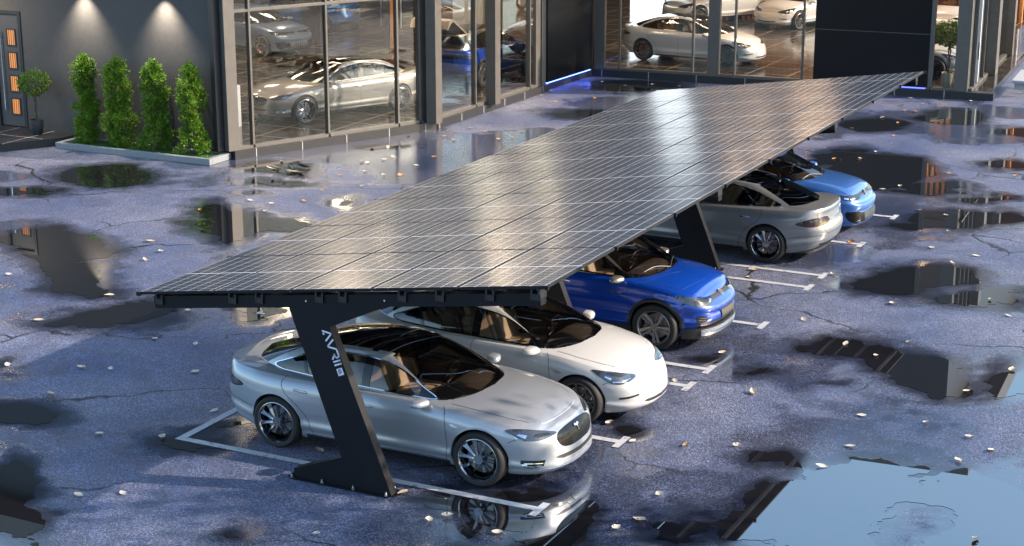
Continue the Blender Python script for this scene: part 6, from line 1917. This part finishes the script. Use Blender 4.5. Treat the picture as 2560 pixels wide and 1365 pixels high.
TREE_MESH = {}
def build_tree(x, y, hgt, seed, label):
    """large broadleaf tree out in the street; crown of leaf sprays on limbs"""
    rng = np.random.default_rng(seed)
    root = empty('street_tree', (x, y, 0), rng.uniform(0, 6.28), label, 'tree', None)
    key = seed % 3
    if key not in TREE_MESH:
        bm = bmesh.new(); C_, D_ = [], []
        H0 = 9.0
        tips = []
        b_tube(bm, [(0, 0, 0), (.05, .02, 1.2), (.0, .08, 2.6), (.1, .0, 4.2), (.05, .1, 6.5)], [.26, .2, .17, .13, .06], 10)
        for k in range(16):
            a = rng.uniform(0, 6.28); z0 = rng.uniform(2.2, 6.0); ln = rng.uniform(1.6, 3.2) * (1 - .3 * (z0 - 2.2) / 4)
            p0 = np.array([.05, .05, z0]); p2 = p0 + np.array([math.cos(a) * ln, math.sin(a) * ln, rng.uniform(.6, 2.4)]); p1 = (p0 + p2) / 2 + (0, 0, .25)
            b_tube(bm, [p0, p1, p2], [.09, .05, .02], 6)
            tips += [p1, p2, (p1 + p2) / 2]
        tips += [np.array([0, 0, z]) for z in (6.5, 7.2, 7.8)]
        for tpt in tips:
            rr = rng.uniform(.55, 1.05)
            for k in range(17):
                o = rng.normal(0, 1, 3); o /= np.linalg.norm(o)
                C_.append(tpt + o * rr * rng.uniform(.3, 1) * (1, 1, .75)); D_.append(o + (0, 0, .3))
        t = bm_obj('trunk', bm, principled('bark', (.08, .06, .045), .9), None, smooth=True)
        c = leaves_mesh('crown', C_, D_, .24, rng, leaf_material('tree_leaf', (.06, .12, .02), .4), None, per=4, spread=.16, aspect=.6)
        TREE_MESH[key] = (t.data, c.data)
        bpy.data.objects.remove(t); bpy.data.objects.remove(c)
    t, c = TREE_MESH[key]
    link(bpy.data.objects.new('trunk', t), root); link(bpy.data.objects.new('crown', c), root)
    s = hgt / 8.5; root.scale = (s, s, s)
    return root

# ================================================================ PUT THE SCENE TOGETHER
random.seed(7)
build_ground()
build_puddles()
build_markings()
build_carport()
build_showroom()
build_site_furniture()
build_leaves()
shrub_txt = ['green columnar shrub in the planter bed, the one nearest the doorstep', 'green columnar shrub in the planter bed, second from the doorstep', 'green columnar shrub in the planter bed, third from the doorstep', 'green columnar shrub in the planter bed, the one nearest the glass corner']
for k, (x, y) in enumerate(((-19.42, 14.97), (-18.42, 14.98), (-17.36, 14.98), (-16.30, 14.98))):
    build_shrub(x, y, 10 + k, shrub_txt[k])
build_ball_tree(-20.98, 14.93, .2, 'ball shaped potted tree in a dark pot on the doorstep by the grey door', .98, 4)
build_ball_tree(-2.52, 32.05, .2, 'ball shaped potted tree in a pale pot inside the narrow window at the right', 1.18, 6, (.35, .30, .24))

# cars under the carport
silver = build_car('fastback', fastback(), P_SILVER, 'silver fastback saloon parked in the nearest bay, nose to the right', 'car', 'cars parked under the carport')
silver.location = (-2.514, 1.26, 0)
white = build_car('saloon', white_saloon(), P_WHITE, 'white saloon under the carport between the silver fastback and the blue crossover', 'car', 'cars parked under the carport')
white.location = (-2.28, 3.74, 0)
cross = build_car('crossover', crossover(), P_BLUE, 'deep blue crossover with silver mirrors in the middle bay of the carport', 'car', 'cars parked under the carport')
cross.location = (-2.53, 7.22, 0)
grey = copy_tree(silver); grey.location = (-2.74, 12.95, 0); grey.rotation_euler = (0, 0, math.pi)
grey['label'] = 'silver grey fastback saloon, darkened for the canopy shade, parked tail outwards between the blue crossover and the light blue hatchback'
hatch = build_car('hatchback', hatchback(), P_LBLUE, 'light blue hatchback in the farthest occupied bay of the carport', 'car', 'cars parked under the carport')
hatch.location = (-2.36, 15.38, 0)

def recolour(root, old, new):
    """other paint on a copied car: own mesh data for the painted parts"""
    for ch in root.children_recursive:
        if ch.type == 'MESH' and old.name in [m.name for m in ch.data.materials if m]:
            ch.data = ch.data.copy()
            for i, m in enumerate(ch.data.materials):
                if m and m.name == old.name: ch.data.materials[i] = new

def show(src, x, y, rz, label, old=None, new=None, group='cars on show inside the showroom', z=.2):
    c = copy_tree(src); c.location = (x, y, z); c.rotation_euler = (0, 0, R(rz)); c['label'] = label; c['group'] = group; c.name = 'showroom_car'
    if old: recolour(c, old, new)
    return c
recolour(grey, P_SILVER, P_SILVER_SHADED)  # canopy shade on this car is put into its paint colour
show(silver, -16.1, 20.84, -114.3, 'champagne fastback saloon in the corner window of the showroom', P_SILVER, P_CHAMP)
gold = show(hatch, -24.79, 29.79, -15, 'grey blue hatchback with bronze wheels at the back of the showroom', P_LBLUE, P_GREYBLUE)
for ch in gold.children_recursive:
    if ch.name.startswith('rim'):
        ch.data = ch.data.copy(); ch.data.materials[0] = M_RIM_BRONZE
show(cross, -26.9, 35.4, 188, 'bright blue crossover parked outside behind the rear glass wall', P_BLUE, paint('paint_bright_blue', (.01, .17, .62), .35, .3), 'cars behind the showroom', 0)
suv = show(cross, -15.32, 27.62, 88, 'dark blue crossover with raised tailgate behind the side windows')
bm = bmesh.new()
b_prism(bm, [(-1.80, 1.60), (-2.55, 2.06), (-2.74, 2.02), (-2.86, 1.80), (-2.82, 1.77), (-2.66, 1.95), (-2.52, 1.98), (-1.83, 1.56)], 'y', -.62, .62)
tg = bm_obj('tailgate', bm, principled('tailgate_lining', (.30, .24, .18), .6), suv)
show(white, -10.9, 33.97, -4.9, 'white saloon side on behind the right hand windows with nose to the right')
show(white, -10.57, 44.3, -110, 'white saloon facing outwards at the back of the right hand hall')
show(white, -13.9, 44.2, -124, 'white saloon in front of the light panel at the back of the right hand hall')
show(white, -4.53, 34.45, -8, 'white saloon partly hidden behind the black cladding panel')
show(white, -5.0, 45.2, -97, 'white saloon seen through the narrow window above the potted tree')

# street trees to the right and behind the camera, throwing the dappled shade
tree_at = [(11.5, 3.2, 8.0), (21, -4, 10.5), (15.5, -7.5, 8.5), (27, 7.5, 9), (31, 21, 9.5), (29, 30, 10), (22, 38, 9.5), (13.5, -15.5, 8.5), (30, -12, 11), (36, 2, 13), (34, 16, 12.5), (40, 28, 13), (38, -20, 13), (30, 36, 12), (44, 10, 14), (46, -8, 14), (50, 40, 14), (24, -24, 11)]
for k, (x, y, h) in enumerate(tree_at):
    build_tree(x, y, h, 30 + k, 'broad leafy street tree standing to the right of the car park')['group'] = 'street trees beside the car park'
